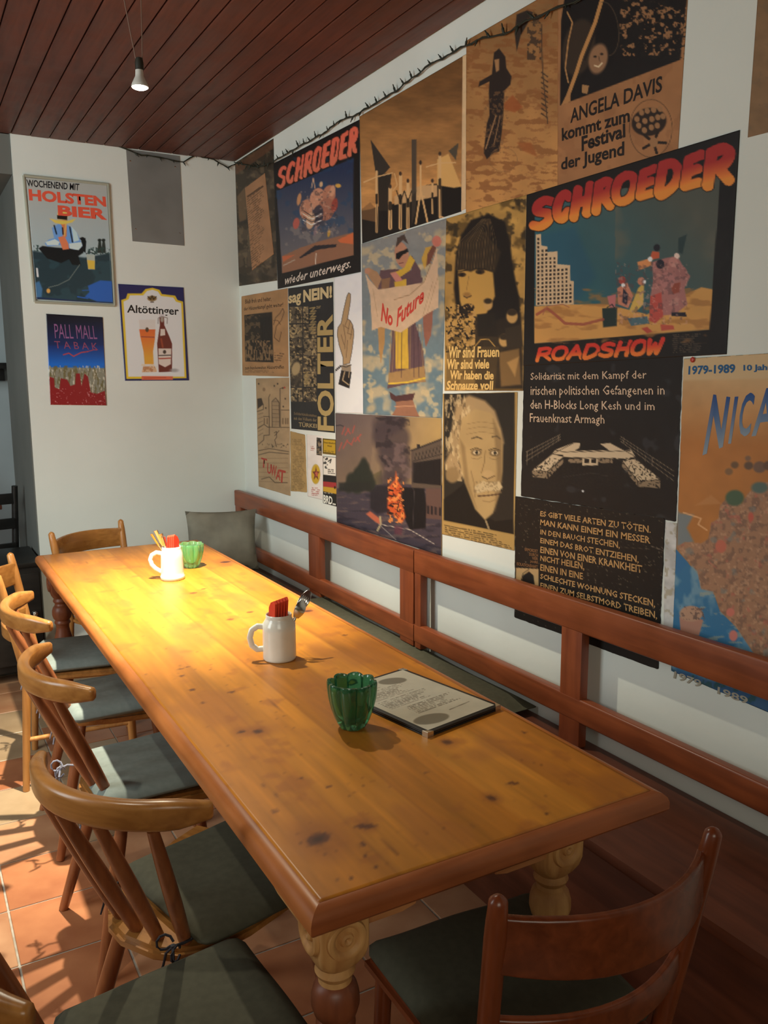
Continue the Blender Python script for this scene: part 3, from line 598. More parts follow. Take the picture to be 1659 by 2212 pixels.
# --- large comic band poster
def f(p):
    sky = A5((500, 120), (1425, 0), (1370, 765), (497, 835)); p.grad(A5((1300, 200))[0], (74, 74, 58), A5((800, 600))[0], (42, 80, 78), sky)
    p.poly(A5((510, 300), (700, 250), (800, 500), (700, 640), (510, 640)), (38, 74, 82), 14, .7); p.blot(60, .52, (92, 84, 62), .6, 3, A5((900, 60))[0]+A5((1400, 480))[0], .2)
    sand = A5((497, 650), (640, 640), (860, 640), (1060, 690), (1250, 590), (1330, 555), (1385, 565), (1372, 765), (497, 835)); p.poly(sand, (186, 132, 62), 2)
    p.blot(20, .55, (146, 96, 44), .7, 5, A5((497, 560))[0]+A5((1385, 835))[0], .12, (.5, 1.5)); p.poly(A5((497, 0), (500, 0), (500, 1), (497, 1)), K)
    bl = A5((505, 292), (530, 290), (532, 347), (562, 352), (562, 380), (612, 376), (612, 440), (675, 445), (676, 522), (693, 525), (693, 640), (505, 646)); p.poly(bl, (190, 158, 110))
    for r in range(17):
        for c in range(9):
            x, y = 512+c*20, 310+r*20-c*1.2
            if (x > 525 and y < 360) or (x > 556 and y < 390) or (x > 605 and y < 450) or (x > 670 and y < 530) or y > 635: continue
            (a, b), = A5((x, y)); p.poly([(a, b), (a+4.4, b-.5), (a+4.4, b+4.6), (a, b+5)], (46, 36, 28), .8)
    for pts, c in ((((1085, 430), (1150, 410), (1210, 400), (1250, 470), (1275, 500), (1245, 560), (1260, 640), (1200, 690), (1100, 700), (1075, 600), (1090, 520)), (150, 96, 80)), (((1075, 600), (1130, 580), (1140, 700), (1100, 735), (1070, 720)), (164, 66, 50)),
                   (((1015, 560), (1045, 530), (1040, 640), (990, 690), (970, 670)), (186, 148, 64)), (((910, 560), (960, 530), (990, 600), (965, 660), (915, 640)), (176, 110, 76)), (((940, 560), (965, 590), (960, 645), (935, 630)), (36, 34, 40)),
                   (((1010, 430), (1075, 410), (1085, 445), (1020, 470)), (196, 124, 66)), (((1070, 420), (1085, 375), (1120, 380), (1120, 410)), (176, 78, 44)), (((1215, 310), (1258, 292), (1235, 390), (1215, 380)), (38, 52, 46)), (((1180, 680), (1250, 680), (1258, 702), (1180, 698)), (30, 26, 30)),
                   (((860, 600), (905, 590), (900, 655), (875, 660)), (168, 96, 84)), (((835, 660), (910, 655), (908, 748), (840, 755)), (30, 42, 34)), (((1030, 760), (1060, 752), (1085, 775), (1060, 785)), (164, 66, 46)), (((1125, 740), (1190, 745), (1195, 765), (1130, 772)), (168, 72, 50)), (((960, 710), (1060, 700), (1070, 735), (980, 748)), (70, 92, 88)), (((1180, 540), (1225, 530), (1220, 580), (1185, 590)), (130, 62, 42))): p.poly(A5(*pts), c, 2)
    for x, y, r, c in ((1108, 358, 7, (26, 24, 26)), (1075, 415, 5, (210, 190, 160)), (1207, 400, 6, (200, 170, 140)), (1190, 430, 10, (170, 112, 92)), (935, 520, 8, (150, 60, 44)), (1030, 525, 8, (178, 110, 74)), (940, 545, 4, (214, 196, 170)), (1045, 528, 4, (214, 196, 170)), (1160, 520, 16, (160, 104, 88)), (1230, 480, 12, (142, 90, 76)), (1125, 440, 9, (34, 30, 34))): p.ell(*A5((x, y))[0], r, r*1.1, c)
    p.blot(8, .6, (84, 58, 52), .5, 6, A5((900, 430))[0]+A5((1260, 740))[0]); p.blot(7, .66, (190, 140, 112), .4, 7, A5((900, 430))[0]+A5((1260, 740))[0])
    p.line(A5((510, 690), (560, 660), (600, 690), (650, 735), (740, 740), (840, 715)), 6, (140, 66, 46), .8); p.line(A5((540, 690), (560, 650), (640, 640), (670, 655)), 2, (150, 90, 56)); p.line(A5((860, 655), (885, 640), (895, 655)), 2, (26, 30, 26))
    p.text(*A5((1188, 790))[0], *A5((1330, 790))[0], 0, 1, K); s0, s1 = A5((1186, 788), (1330, 885)); p.text(s0[0], s0[1], s1[0], s1[1], -.03, 4.2, (92, 74, 52), .7, 5)
    p.poly(A5((1425, 0), (1510, 0), (1455, 890), (1372, 890), (1370, 765)), (20, 15, 11)); p.tone(60, .05, 3)
    for ch, x0, x1, yt0, yt1, yb0, yb1 in (('S', 1143, 1204, 430, 414, 512, 486), ('C', 1192, 1240, 416, 400, 496, 474), ('H', 1230, 1286, 406, 386, 484, 466), ('R', 1278, 1332, 392, 374, 470, 454), ('O', 1320, 1382, 378, 360, 454, 436), ('E', 1374, 1424, 366, 350, 440, 424),
                                           ('D', 1414, 1478, 350, 332, 434, 418), ('E', 1470, 1526, 336, 318, 420, 402), ('R', 1516, 1592, 322, 298, 416, 402)): bubble(p, ch, [(x0+4, yt0), (x1+4, yt1), (x1-3, yb1), (x0-3, yb0)], (150, 38, 30), (214, 122, 42))
    L0, R0, R1, L1 = A5((505, 855), (1140, 802), (1125, 893), (500, 930)); n = 8
    for i, ch in enumerate('ROADSHOW'):
        f0, f1 = (i-.08)/n, (i+1.06)/n; g = lambda A, B, f: (A[0]+(B[0]-A[0])*f, A[1]+(B[1]-A[1])*f); bubble(p, ch, [g(L0, R0, f0+.015), g(L0, R0, f1+.015), g(L1, R1, f1), g(L1, R1, f0)], (186, 46, 28), (206, 104, 36), fat=.24)
po = panel('poster', 'large black band poster, red and orange bubble title over a desert with tower blocks', 'poster', 'x', [(1139, 421), (1599, 281), (1570, 765), (1132, 790)], f, .0020, base=(22, 17, 12), group='posters on the long wall')
# --- solidarity poster with prison drawing
def f(p):
    p.tone(50, .15, 5); c = (186, 158, 112)
    for pts in (((485, 635), (585, 555), (640, 570), (560, 640)), ((585, 555), (600, 535), (690, 500), (725, 500), (720, 525), (660, 560)), ((640, 540), (980, 535), (1000, 570), (900, 580), (640, 570)), ((825, 505), (875, 500), (990, 560), (960, 585), (900, 560)), ((935, 590), (1000, 580), (1125, 680), (1015, 690))): p.poly(A6(*pts), c, 1.4)
    for pts in (((485, 635), (560, 642), (562, 678), (487, 670)), ((565, 640), (640, 580), (640, 600), (568, 672)), ((665, 580), (885, 575), (885, 600), (665, 600)), ((935, 595), (1010, 690), (1010, 715), (930, 615)), ((1015, 690), (1122, 685), (1122, 725), (1015, 718))): p.poly(A6(*pts), (128, 104, 70), 1.2); 
    p.blot(2.6, .56, (28, 22, 15), .9, 4, A6((480, 575))[0]+A6((1125, 728))[0]); p.poly(A6((735, 570), (812, 570), (812, 612), (735, 612)), c, 1); p.poly(A6((745, 580), (770, 580), (770, 600), (745, 600)), K, 1); p.poly(A6((780, 580), (805, 580), (805, 600), (780, 600)), K, 1)
    for a in (((485, 636), (585, 556), (690, 502)), ((560, 642), (640, 572), (900, 578), (935, 592), (1012, 690)), ((1125, 682), (990, 562), (878, 502)), ((600, 535), (645, 545), (975, 540))): p.line(A6(*a), 1.3, (44, 34, 22))
    for k in range(3): p.line(A6((456, 545+k*22), (626, 458+k*12)), 1.1, (150, 126, 88), .8); p.line(A6((926, 468+k*12), (1190, 640+k*24)), 1.1, (150, 126, 88), .8)
    for k in range(7): p.line(A6((460+k*26, 542-k*13), (460+k*26, 610-k*20)), 1, (130, 108, 76), .8); p.line(A6((940+k*36, 470+k*26), (940+k*36, 500+k*30)), 1, (130, 108, 76), .7)
    p.ell(*A6((738, 740))[0], 2.2, 2.2, (230, 220, 200)); p.line(A6((640, 670), (780, 650), (860, 665)), 1, (60, 52, 42), .7); p.blot(40, .66, (44, 42, 38), .7, 9)
po = panel('poster', 'black poster with cream rounded text above a line drawing of a prison block', 'poster', 'x', [(1132, 783), (1477, 766), (1462, 1128), (1125, 1072)], f, .0012, base=(22, 17, 12), group='posters on the long wall', ragged=.004)
C1 = (192, 160, 118)
lettering(po, 'x', [T(A6, 'Solidarität mit dem Kampf der', (478, 150), (1056, 138), (1056, 192), (478, 198), C1, .004), T(A6, 'irischen politischen Gefangenen in', (478, 215), (1146, 212), (1146, 274), (478, 276), C1, .004),
    T(A6, 'den H-Blocks Long Kesh und im', (476, 285), (1096, 296), (1096, 350), (476, 344), C1, .004), T(A6, 'Frauenknast Armagh', (474, 352), (846, 360), (846, 418), (474, 410), C1, .004)], .0012)

# --- black text poster behind the bench rail
def f(p):
    p.tone(40, .15, 6); p.blot(2.5, .74, (150, 130, 96), .5, 3, (1114, 1076, 1434, 1380)); b0 = A6((405, 1122), (518, 1128), (518, 1225), (403, 1212)); p.poly(b0, (176, 140, 86)); p.poly(A6((425, 1215), (440, 1160), (470, 1140), (492, 1160), (500, 1218)), (26, 20, 14), 2)
    p.line(A6((424, 1210), (440, 1150), (470, 1130)), 1.4, (52, 40, 26)); p.line(A6((1080, 1015), (1150, 1040), (1130, 1020)), 1.4, (150, 130, 100), .7)
    p.line(A6((930, 1020), (1075, 1028)), 1, (110, 92, 64), .6)
po = panel('poster', 'black poster of ochre capitals with a small photo, bottom tucked behind bench rail', 'poster', 'x', [(1113, 1070), (1439, 1118), (1424, 1448), (1111, 1334)], f, .0018, base=(23, 18, 12), group='posters on the long wall', ragged=.005, seed=4)
O1 = (182, 136, 76); it = []
for s, yt, yb, xr, rt_, rb in (('ES GIBT VIELE ARTEN ZU TÖTEN.', 833, 865, 1078, 905, 950), ('MAN KANN EINEM EIN MESSER', 880, 909, 1076, 966, 1003), ('IN DEN BAUCH STECHEN,', 930, 960, 924, 992, 1032), ('EINEM DAS BROT ENTZIEHEN,', 972, 1003, 1018, 1062, 1104), ('EINEN VON EINER KRANKHEIT', 1015, 1047, 1035, 1110, 1150),
                               ('NICHT HEILEN,', 1060, 1091, 746, 1096, 1138), ('EINEN IN EINE', 1103, 1135, 739, 1148, 1181), ('SCHLECHTE WOHNUNG STECKEN,', 1150, 1181, 1100, 1282, 1326), ('EINEN ZUM SELBSTMORD TREIBEN,', 1195, 1226, 1110, 1340, 1384), ('UND DICH IN DEN KRIEG FÜHREN', 1244, 1274, 1080, 1384, 1418)):
    it.append(T(A6, s, (528, yt), (xr, rt_), (xr, rb), (526, yb), O1, .018))
for s, x, y in (('ERMORDET', 450, 1022), ('DURCH', 472, 1046), ('VIER', 486, 1066), ('JAHRE', 476, 1084), ('ISOLATIONSHAFT', 410, 1094)):
    it.append(T(A6, s, (x, y), (515, y+(515-x)*.16), (515, y+15+(515-x)*.16), (x, y+15), (150, 104, 60), .008))
lettering(po, 'x', it, .0018)
panel('paper_strip', 'pale yellowed strip of paper between the black text poster and the map poster', 'paper', 'x', [(1438, 1127), (1463, 1130), (1456, 1362), (1434, 1356)], lambda p: p.tone(20, .1).blot(10, .62, (150, 136, 96), .6), .0009, base=(166, 160, 138))

# --- portrait with wild white hair (a plain elderly man)
def f(p):
    p.poly([(957, 850), (1119, 846), (1112, 1190), (955, 1154)], (192, 152, 80)); p.poly(A6((45, 252), (400, 248), (393, 955), (45, 885)), (42, 36, 26), 1.4); dk, sk = (40, 33, 23), (186, 152, 92)
    p.poly(A6((45, 780), (150, 700), (240, 860), (300, 890), (390, 880), (393, 955), (45, 885)), (24, 20, 14), 3)
    p.poly(A6((105, 300), (170, 262), (250, 290), (300, 340), (330, 430), (345, 500), (300, 560), (180, 600), (130, 690), (60, 680), (50, 600), (85, 520), (60, 560), (85, 430)), (176, 144, 92), 7)
    p.blot(7, .55, (214, 184, 124), .8, 3, A6((50, 260))[0]+A6((180, 690))[0], .1, (1.4, .5)); p.blot(6, .6, (86, 68, 42), .6, 7, A6((50, 260))[0]+A6((160, 690))[0], .1, (1.4, .5))
    p.poly(A6((135, 380), (200, 330), (280, 350), (325, 430), (340, 520), (338, 640), (320, 760), (290, 850), (250, 885), (200, 830), (150, 700), (125, 600), (120, 480)), sk, 4)
    p.poly(A6((290, 380), (335, 480), (335, 680), (300, 840), (310, 640), (300, 500)), (130, 102, 60), 6, .7); p.poly(A6((125, 480), (150, 520), (170, 700), (210, 830), (150, 700)), (140, 110, 64), 5, .7)
    for y in (400, 425, 450): p.line(A6((160, y+6), (230, y-6), (310, y+6)), 1.2, (142, 112, 66), .7)
    for cx, cy in ((207, 548), (298, 550)): p.ell(*A6((cx, cy))[0], 11, 7, (112, 88, 52), soft=3); p.ell(*A6((cx, cy))[0], 7.5, 4.6, (206, 180, 128)); p.ell(*A6((cx+2, cy))[0], 3.2, 3.6, (30, 24, 16)); p.line(A6((cx-30, cy-14), (cx, cy-24), (cx+28, cy-12)), 1.6, (70, 54, 32)); p.line(A6((cx-26, cy+26), (cx+4, cy+34), (cx+26, cy+22)), 1.4, (132, 104, 62), .8)
    p.line(A6((185, 478), (210, 470), (235, 480)), 3, (98, 78, 48)); p.line(A6((285, 470), (310, 466), (325, 480)), 3, (98, 78, 48)); p.line(A6((252, 540), (246, 600), (232, 650)), 2, (132, 102, 58), .8); p.ell(*A6((266, 655))[0], 12, 8, (196, 160, 100), soft=4); p.line(A6((235, 668), (262, 680), (298, 664)), 2, (90, 68, 40))
    p.poly(A6((195, 720), (240, 688), (275, 700), (320, 690), (338, 720), (320, 742), (260, 738), (210, 752)), (206, 178, 122), 3); p.blot(3, .56, (140, 114, 72), .6, 4, A6((195, 690))[0]+A6((338, 750))[0]); p.line(A6((215, 765), (265, 762), (320, 755)), 3, (84, 58, 36)); p.line(A6((240, 790), (270, 795), (300, 784)), 2, (140, 108, 64), .7)
    p.line(A6((180, 640), (195, 700), (200, 770)), 2, (140, 110, 66), .7); p.ell(*A6((88, 660))[0], 14, 17, (150, 120, 72), soft=5); p.line(A6((255, 890), (270, 930)), 4, (160, 136, 92)); p.text(*A6((48, 905))[0], *A6((388, 1015))[0], .19, 4.4, (60, 46, 26), .85, 9); p.tone(50, .06)
panel('poster', 'sepia portrait of an old man with wild white hair, yellow border with small print', 'poster', 'x', [(957, 850), (1119, 846), (1112, 1190), (955, 1154)], f, .0012, base=(192, 152, 80), group='posters on the long wall', ragged=.002)

# --- street fire photo
def f(p):
    p.grad(A3((800, 950))[0], (108, 92, 86), A3((1500, 1100))[0], (186, 152, 88)); p.grad(A3((900, 1000))[0], (112, 94, 84), A3((900, 1400))[0], (132, 108, 78), A3((765, 950), (1050, 950), (1000, 1450), (775, 1450)), .7); p.tone(40, .08, 3)
    p.poly(A3((775, 1480), (1000, 1440), (1520, 1460), (1512, 1960), (775, 1740)), (72, 62, 66), 3); p.blot(12, .58, (112, 92, 80), .7, 5, A3((775, 1480))[0]+A3((1512, 1950))[0], .1, (.5, 2)); p.blot(16, .6, (46, 40, 46), .7, 15, A3((775, 1480))[0]+A3((1512, 1950))[0], .1, (.5, 2))
    p.poly(A3((1000, 1400), (1090, 1350), (1100, 1450), (1000, 1460)), (108, 94, 60), 2); p.poly(A3((1300, 1220), (1512, 1135), (1512, 1480), (1300, 1480)), (96, 80, 62), 2); p.poly(A3((1310, 1300), (1512, 1270), (1512, 1460), (1310, 1440)), (30, 24, 22), 2); p.line(A3((1300, 1215), (1512, 1135)), 4, (60, 50, 42)); p.line(A3((1310, 1290), (1512, 1240)), 2, (52, 42, 36))
    for k in range(8): p.line(A3((1320+k*25, 1290-k*9), (1335+k*25, 1235-k*9)), 1.6, (46, 38, 32))
    p.poly(A3((1340, 1170), (1362, 1170), (1362, 1200), (1340, 1200)), (40, 34, 32)); p.poly(A3((1400, 1480), (1512, 1480), (1512, 1700), (1400, 1690)), (104, 76, 62), 2)
    for k in range(4): p.poly(A3((1408+k*28, 1600+k*4), (1424+k*28, 1602+k*4), (1424+k*28, 1660+k*4), (1408+k*28, 1658+k*4)), (40, 32, 32), 1)
    for x, y, r in ((965, 1340, 13), (940, 1390, 16), (985, 1400, 14), (880, 1420, 12), (920, 1450, 16), (1010, 1450, 12), (860, 1470, 10), (965, 1290, 6)): p.ell(*A3((x, y))[0], r, r*1.3, (42, 44, 32), soft=6)
    p.poly(A3((790, 1440), (1020, 1430), (1020, 1500), (790, 1500)), (40, 38, 30), 5, .9)
    for x, y, rx, ry in ((1130, 1030, 100, 80), (1180, 1000, 80, 60), (1160, 1130, 130, 120), (1180, 1250, 120, 90), (1200, 1340, 110, 90), (1180, 1420, 110, 60), (1090, 1090, 60, 70)): p.ell(*A3((x, y))[0], rx/3.253, ry/3.253, (72, 58, 56), soft=12, a=.8)
    p.blot(15, .52, (48, 38, 38), .8, 8, A3((1050, 980))[0]+A3((1290, 1330))[0], .14); p.blot(13, .56, (128, 104, 92), .6, 28, A3((1100, 1150))[0]+A3((1310, 1420))[0], .14)
    p.poly(A3((1010, 1500), (1060, 1460), (1140, 1460), (1140, 1640), (1060, 1660), (1010, 1620)), (38, 32, 34), 5, .9)
    p.poly(A3((1225, 1470), (1390, 1480), (1405, 1600), (1400, 1760), (1290, 1770), (1230, 1640)), (20, 17, 18), 3); p.line(A3((1310, 1480), (1320, 1500), (1310, 1760)), 1.4, (70, 60, 56), .8)
    p.poly(A3((1140, 1470), (1185, 1420), (1190, 1360), (1205, 1430), (1235, 1470), (1225, 1560), (1260, 1680), (1230, 1725), (1190, 1690), (1130, 1620)), (216, 92, 40), 4); p.blot(6, .55, (246, 150, 70), .9, 6, A3((1130, 1400))[0]+A3((1250, 1720))[0]); p.blot(5, .62, (70, 28, 20), .8, 26, A3((1130, 1400))[0]+A3((1240, 1700))[0])
    for y in (1490, 1530, 1600, 1650): p.line(A3((1142, y), (1172, y+6)), 3, (24, 18, 18)); p.line(A3((1150, 1590), (1210, 1588), (1200, 1640)), 1.5, (26, 18, 18))
    p.poly(A3((980, 1660), (1010, 1640), (1090, 1700), (1085, 1740), (1040, 1710)), (214, 110, 70), 3, .9); p.line(A3((1080, 1680), (1085, 1730), (1062, 1775)), 4, (186, 168, 120)); p.line(A3((1070, 1730), (1190, 1840)), 1.6, (150, 140, 124)); p.line(A3((1090, 1735), (1290, 1770), (1460, 1870)), 1.4, (196, 180, 150)); p.poly(A3((1180, 1740), (1240, 1750), (1230, 1810), (1180, 1800)), (110, 52, 62), 4, .6)
    for k, (a, b) in enumerate((((812, 1100), (830, 1050)), ((835, 1105), (860, 1060)), ((850, 1060), (870, 1095)), ((885, 1090), (900, 1040)), ((790, 1215), (810, 1160)), ((820, 1200), (850, 1140)), ((850, 1150), (880, 1175)), ((880, 1165), (900, 1125)), ((905, 1150), (945, 1100)), ((920, 1120), (935, 1150)))): p.line(A3(a, b), 2.6, (186, 84, 66), .85)
    p.line(A3((768, 1040), (800, 1035), (822, 1044)), 2, (50, 44, 46))
panel('poster', 'photo poster of a burning overturned car and black smoke in a street', 'poster', 'x', [(725, 892), (955, 903), (956, 1201), (728, 1128)], f, .0018, base=(120, 100, 84), group='posters on the long wall', ragged=.002)

# --- pointing hand on white sheet
def f(p):
    p.tone(30, .03); sk = (176, 142, 92); dk = (34, 28, 24)
    h = A3((845, 130), (858, 105), (872, 115), (868, 180), (850, 290), (868, 300), (885, 330), (895, 380), (890, 440), (880, 520), (865, 600), (820, 612), (818, 560), (790, 470), (778, 400), (782, 350), (805, 320), (822, 230))
    p.poly(h, sk); p.line(h+h[:1], 1.1, dk, .8)
    for a in (((850, 290), (830, 340), (860, 360)), ((868, 300), (850, 390), (880, 400)), ((885, 340), (870, 430)), ((820, 330), (835, 420), (830, 500)), ((805, 400), (825, 470)), ((850, 440), (840, 560))): p.line(A3(*a), 1.2, (92, 66, 42), .8)
    p.poly(A3((810, 615), (872, 608), (875, 660), (806, 650)), (150, 130, 98)); p.line(A3((806, 618), (840, 628), (875, 612)), 1.6, dk); p.poly(A3((806, 650), (878, 662), (862, 778), (786, 748)), dk); p.line(A3((830, 660), (815, 720), (858, 752)), 2.6, (178, 150, 104)); p.line(A3((862, 664), (858, 700)), 2, (178, 150, 104))
    for k in range(5): p.ell(*A3((800-k*10, 622+k*9))[0], 2.4, 1.6, dk, 40, 1)
panel('poster', 'white sheet with a raised pointing hand, cuffed at the wrist', 'poster', 'x', [(722, 600), (782, 588), (785, 893), (726, 891)], f, .0010, base=(190, 187, 172), step=1.5, group='posters on the long wall')

# --- grid of small photos with vertical word
def f(p):
    p.tone(30, .15); ol = (150, 128, 76)
    for r, (y0, y1) in enumerate(((205, 320), (330, 425), (432, 545), (550, 655), (660, 765), (775, 870))):
        for c, (x0, x1) in enumerate(((442, 532), (540, 632))):
            if c == 1 and r in (0,): x1 = 575
            g = (118, 102, 70) if (r+c) % 2 else (88, 76, 54); p.poly(A3((x0, y0), (x1, y0-3), (x1, y1), (x0, y1)), g, 1.2)
            p.blot(5, .5, (38, 33, 24), .95, r*2+c, A3((x0, y0))[0]+A3((x1, y1))[0], .1); p.blot(4, .6, (182, 156, 100), .9, r*3+c+30, A3((x0, y0))[0]+A3((x1, y1))[0], .08)
    p.poly(A3((450, 620), (480, 565), (515, 580), (535, 640), (510, 770), (455, 755)), (58, 50, 36), 2, .6); p.ell(*A3((488, 640))[0], 9, 15, (170, 146, 96), 15, 3)
    for k in range(5): y = 215+k*38; p.line(A3((585, y), (622, y-6), (592, y+24), (628, y+18)), 2.4, ol)
    for k in range(3): y = 665+k*32; p.line(A3((545, y), (575, y-4), (550, y+20), (585, y+16)), 2.2, ol)
    p.poly(A3((636, 290), (636, 250), (660, 255), (660, 262)), (32, 30, 28)); p.text(*A3((475, 940))[0], *A3((632, 1010))[0], .08, 7.5, (120, 102, 68), .0, 4)
po = panel('poster', 'dark poster of small photos in a grid with big vertical ochre letters', 'poster', 'x', [(623, 623), (720, 609), (724, 935), (630, 926)], f, .0016, base=(36, 35, 32), step=1.4, group='posters on the long wall')
O2 = (172, 146, 84); ft = A3((640, 1070), (636, 262), (748, 255), (757, 1078))
lettering(po, 'x', [('FOLTER', 0, 0, 0, 0, 0, 0, O2, .03, 0, 0, [ft[0], ft[1], ft[2], ft[3]]), T(A3, 'sag', (437, 128), (524, 108), (524, 192), (437, 205), (196, 174, 118), .03), T(A3, 'NEIN!', (540, 85), (742, 55), (742, 140), (540, 175), (196, 174, 118), .045),
    T(A3, 'Solidaritätskomitee', (474, 942), (634, 958), (634, 980), (474, 962), (130, 110, 74), .01), T(A3, 'mit den Völkern der', (474, 975), (634, 988), (634, 1012), (474, 998), (140, 120, 80), .01), T(A3, 'TÜRKEI', (508, 1008), (636, 1022), (636, 1056), (508, 1046), (160, 140, 92), .02), T(A3, 'zur', (632, 200), (664, 196), (664, 214), (632, 218), (150, 130, 84), .01)], .0016)

# --- tan handbill
def f(p):
    p.tone(20, .1, 3); p.poly(A3((124, 262), (320, 240), (330, 595), (132, 588)), (34, 28, 20)); p.blot(7, .5, (96, 78, 50), .8, 4, A3((128, 262))[0]+A3((235, 440))[0]); p.poly(A3((235, 280), (315, 270), (318, 440), (238, 445)), (22, 18, 14), 2)
    p.blot(4, .5, (130, 104, 66), .9, 7, A3((132, 440))[0]+A3((325, 580))[0], .08, (1.6, .5)); p.line(A3((330, 330), (345, 280), (375, 250), (395, 215), (405, 240), (385, 300), (350, 340), (335, 420), (370, 450), (385, 380)), 1.4, (84, 58, 34)); p.line(A3((330, 300), (360, 300), (380, 330)), 1.2, (84, 58, 34))
    p.text(*A3((335, 520))[0], *A3((405, 590))[0], .1, 5, (92, 66, 40), .8, 2); p.text(*A3((130, 648))[0], *A3((400, 668))[0], .02, 3, (100, 74, 46), .8, 3)
po = panel('poster', 'small tan handbill with a dark photo, highest small sheet in the corner', 'poster', 'x', [(522, 640), (622, 622), (624, 814), (524, 811)], f, .0014, base=(164, 126, 78), step=1.5, group='small sheets near the corner', ragged=.002)
lettering(po, 'x', [T(A3, 'Bleib froh und heiter,', (132, 152), (315, 128), (315, 168), (132, 190), (58, 40, 24), .012), T(A3, 'der Häuserkampf geht weiter!', (122, 205), (398, 170), (398, 212), (122, 240), (58, 40, 24), .012), T(A3, 'zum bundesweiten Häusertreffen', (130, 622), (404, 612), (404, 640), (130, 645), (62, 44, 26), .012)], .0014)

# --- line drawing sheet
def f(p):
    p.tone(16, .08); dk = (58, 44, 30)
    p.poly(A3((215, 850), (245, 845), (258, 890), (218, 922)), dk)
    for a in (((215, 940), (258, 925), (258, 890)), ((260, 975), (300, 975), (300, 1105), (262, 1108)), ((218, 1060), (262, 1030), (290, 1050), (440, 1052)), ((320, 1045), (318, 870), (345, 845), (370, 880), (372, 1045)), ((300, 1050), (296, 840), (305, 820)), ((378, 1045), (375, 780), (388, 775)), ((385, 930), (440, 930)), ((225, 1170), (260, 1140), (262, 1108)), ((225, 1245), (300, 1225), (435, 1238)), ((225, 1215), (300, 1200), (435, 1222)),
              ((335, 1090), (350, 1080), (352, 1120), (338, 1140), (350, 1185)), ((338, 1110), (368, 1075)), ((245, 1415), (300, 1400), (340, 1440), (425, 1440))): p.line(A3(*a), 1.4, dk, .85)
    for k in range(6): p.line(A3((322, 870+k*28), (370, 872+k*28)), .9, dk, .6); p.line(A3((326+k*8, 860), (326+k*8, 1040)), .8, dk, .5)
    for k in range(6): p.line(A3((225, 1270+k*32), (430, 1268+k*34)), .9, (110, 84, 54), .6); p.line(A3((222, 960+k*30), (256, 950+k*28)), .9, dk, .6)
    for x in (265, 285, 395, 415, 430): p.line(A3((x, 990), (x, 1025)), 3, (110, 86, 56), .8)
    for x, y in ((225, 745), (335, 760), (358, 745), (395, 775), (412, 850), (398, 905), (275, 915)): p.ell(*A3((x, y))[0], 1.6, 1.9, dk)
    p.ell(*A3((407, 772))[0], 1.8, 2, (170, 50, 36)); p.blot(3, .6, dk, .7, 3, A3((240, 1165))[0]+A3((435, 1195))[0]); p.ell(*A3((262, 785))[0], 3, 4, (140, 112, 74))
po = panel('poster', 'tan sheet with an ink street drawing and red brushed letters', 'poster', 'x', [(553, 817), (625, 815), (628, 1072), (559, 1051)], f, .0010, base=(172, 144, 100), step=1.3, group='small sheets near the corner', ragged=.003)
it = [T(A3, c, (x0, yt), (x1, yt+12), (x1, yb+12), (x0, yb), (178, 62, 44), .02, .1) for c, x0, x1, yt, yb in (('T', 243, 285, 1262, 1330), ('U', 285, 315, 1300, 1372), ('W', 312, 352, 1310, 1390), ('A', 345, 378, 1340, 1415), ('T', 368, 416, 1345, 1435))]
lettering(po, 'x', it, .0010)
def f(p): p.tone(14, .08); s0, s1 = A3((462, 1130), (552, 1490)); p.text(s0[0], s0[1], s1[0], s1[1], .06, 3.6, (120, 96, 54), .75, 6)
panel('poster', 'ochre sheet of tiny typed lines, torn at its lower edge', 'poster', 'x', A3((446, 1075), (552, 1098), (566, 1512), (450, 1500)), f, .0013, base=(176, 144, 84), step=1.4, group='small sheets near the corner', ragged=.006, seed=7)
def f(p): p.tone(16, .03); s0, s1 = A3((590, 1180), (618, 1215)); p.text(s0[0], s0[1], s1[0], s1[1], 0, 4, (180, 90, 70), .7); s0, s1 = A3((594, 1470), (655, 1530)); p.text(s0[0], s0[1], s1[0], s1[1], .02, 4, (188, 90, 76), .8); p.ell(*A3((626, 1380))[0], 9.6, 21, (206, 168, 40)); cx, cy = A3((628, 1378))[0]; p.poly([(cx+(8.2 if k % 2 == 0 else 3.4)*math.sin(k*math.pi/5), cy-(16 if k % 2 == 0 else 6.6)*math.cos(k*math.pi/5)) for k in range(10)], (110, 44, 30)); p.poly([(cx+(4 if k % 2 == 0 else 2)*math.sin(k*math.pi/5)+1, cy-(8 if k % 2 == 0 else 4)*math.cos(k*math.pi/5)) for k in range(10)], (200, 100, 70))
panel('poster', 'narrow white sheet with a yellow disc and dark star', 'poster', 'x', A3((562, 1100), (676, 1112), (672, 1560), (570, 1535)), f, .0009, base=(196, 190, 172), step=1.2, group='small sheets near the corner')
def f(p): p.ell(*A3((655, 1160))[0], 4.2, 8, (150, 130, 96)); p.ell(*A3((655, 1140))[0], 5, 7, (30, 26, 22)); p.blot(3, .55, (140, 120, 84), .8, 3); p.text(*A3((636, 1215))[0], *A3((668, 1240))[0], .05, 4, (170, 150, 110), .8)
panel('sticker', 'small dark sticker with a pale face beside the yellow card', 'sticker', 'x', A3((633, 1122), (668, 1128), (670, 1250), (632, 1244)), f, .0016, base=(48, 44, 38), step=1, group='stickers by the bench')
def f(p): p.line(A3((678, 1132), (768, 1140), (768, 1240), (678, 1230), (678, 1132)), 1.6, (30, 26, 20)); p.text(*A3((685, 1210))[0], *A3((762, 1232))[0], .1, 3, (60, 46, 26), .7)
po = panel('sticker', 'yellow rectangular sticker with dark writing above the bench', 'sticker', 'x', A3((675, 1128), (770, 1137), (770, 1247), (675, 1236)), f, .0016, base=(186, 150, 30), step=1, group='stickers by the bench')
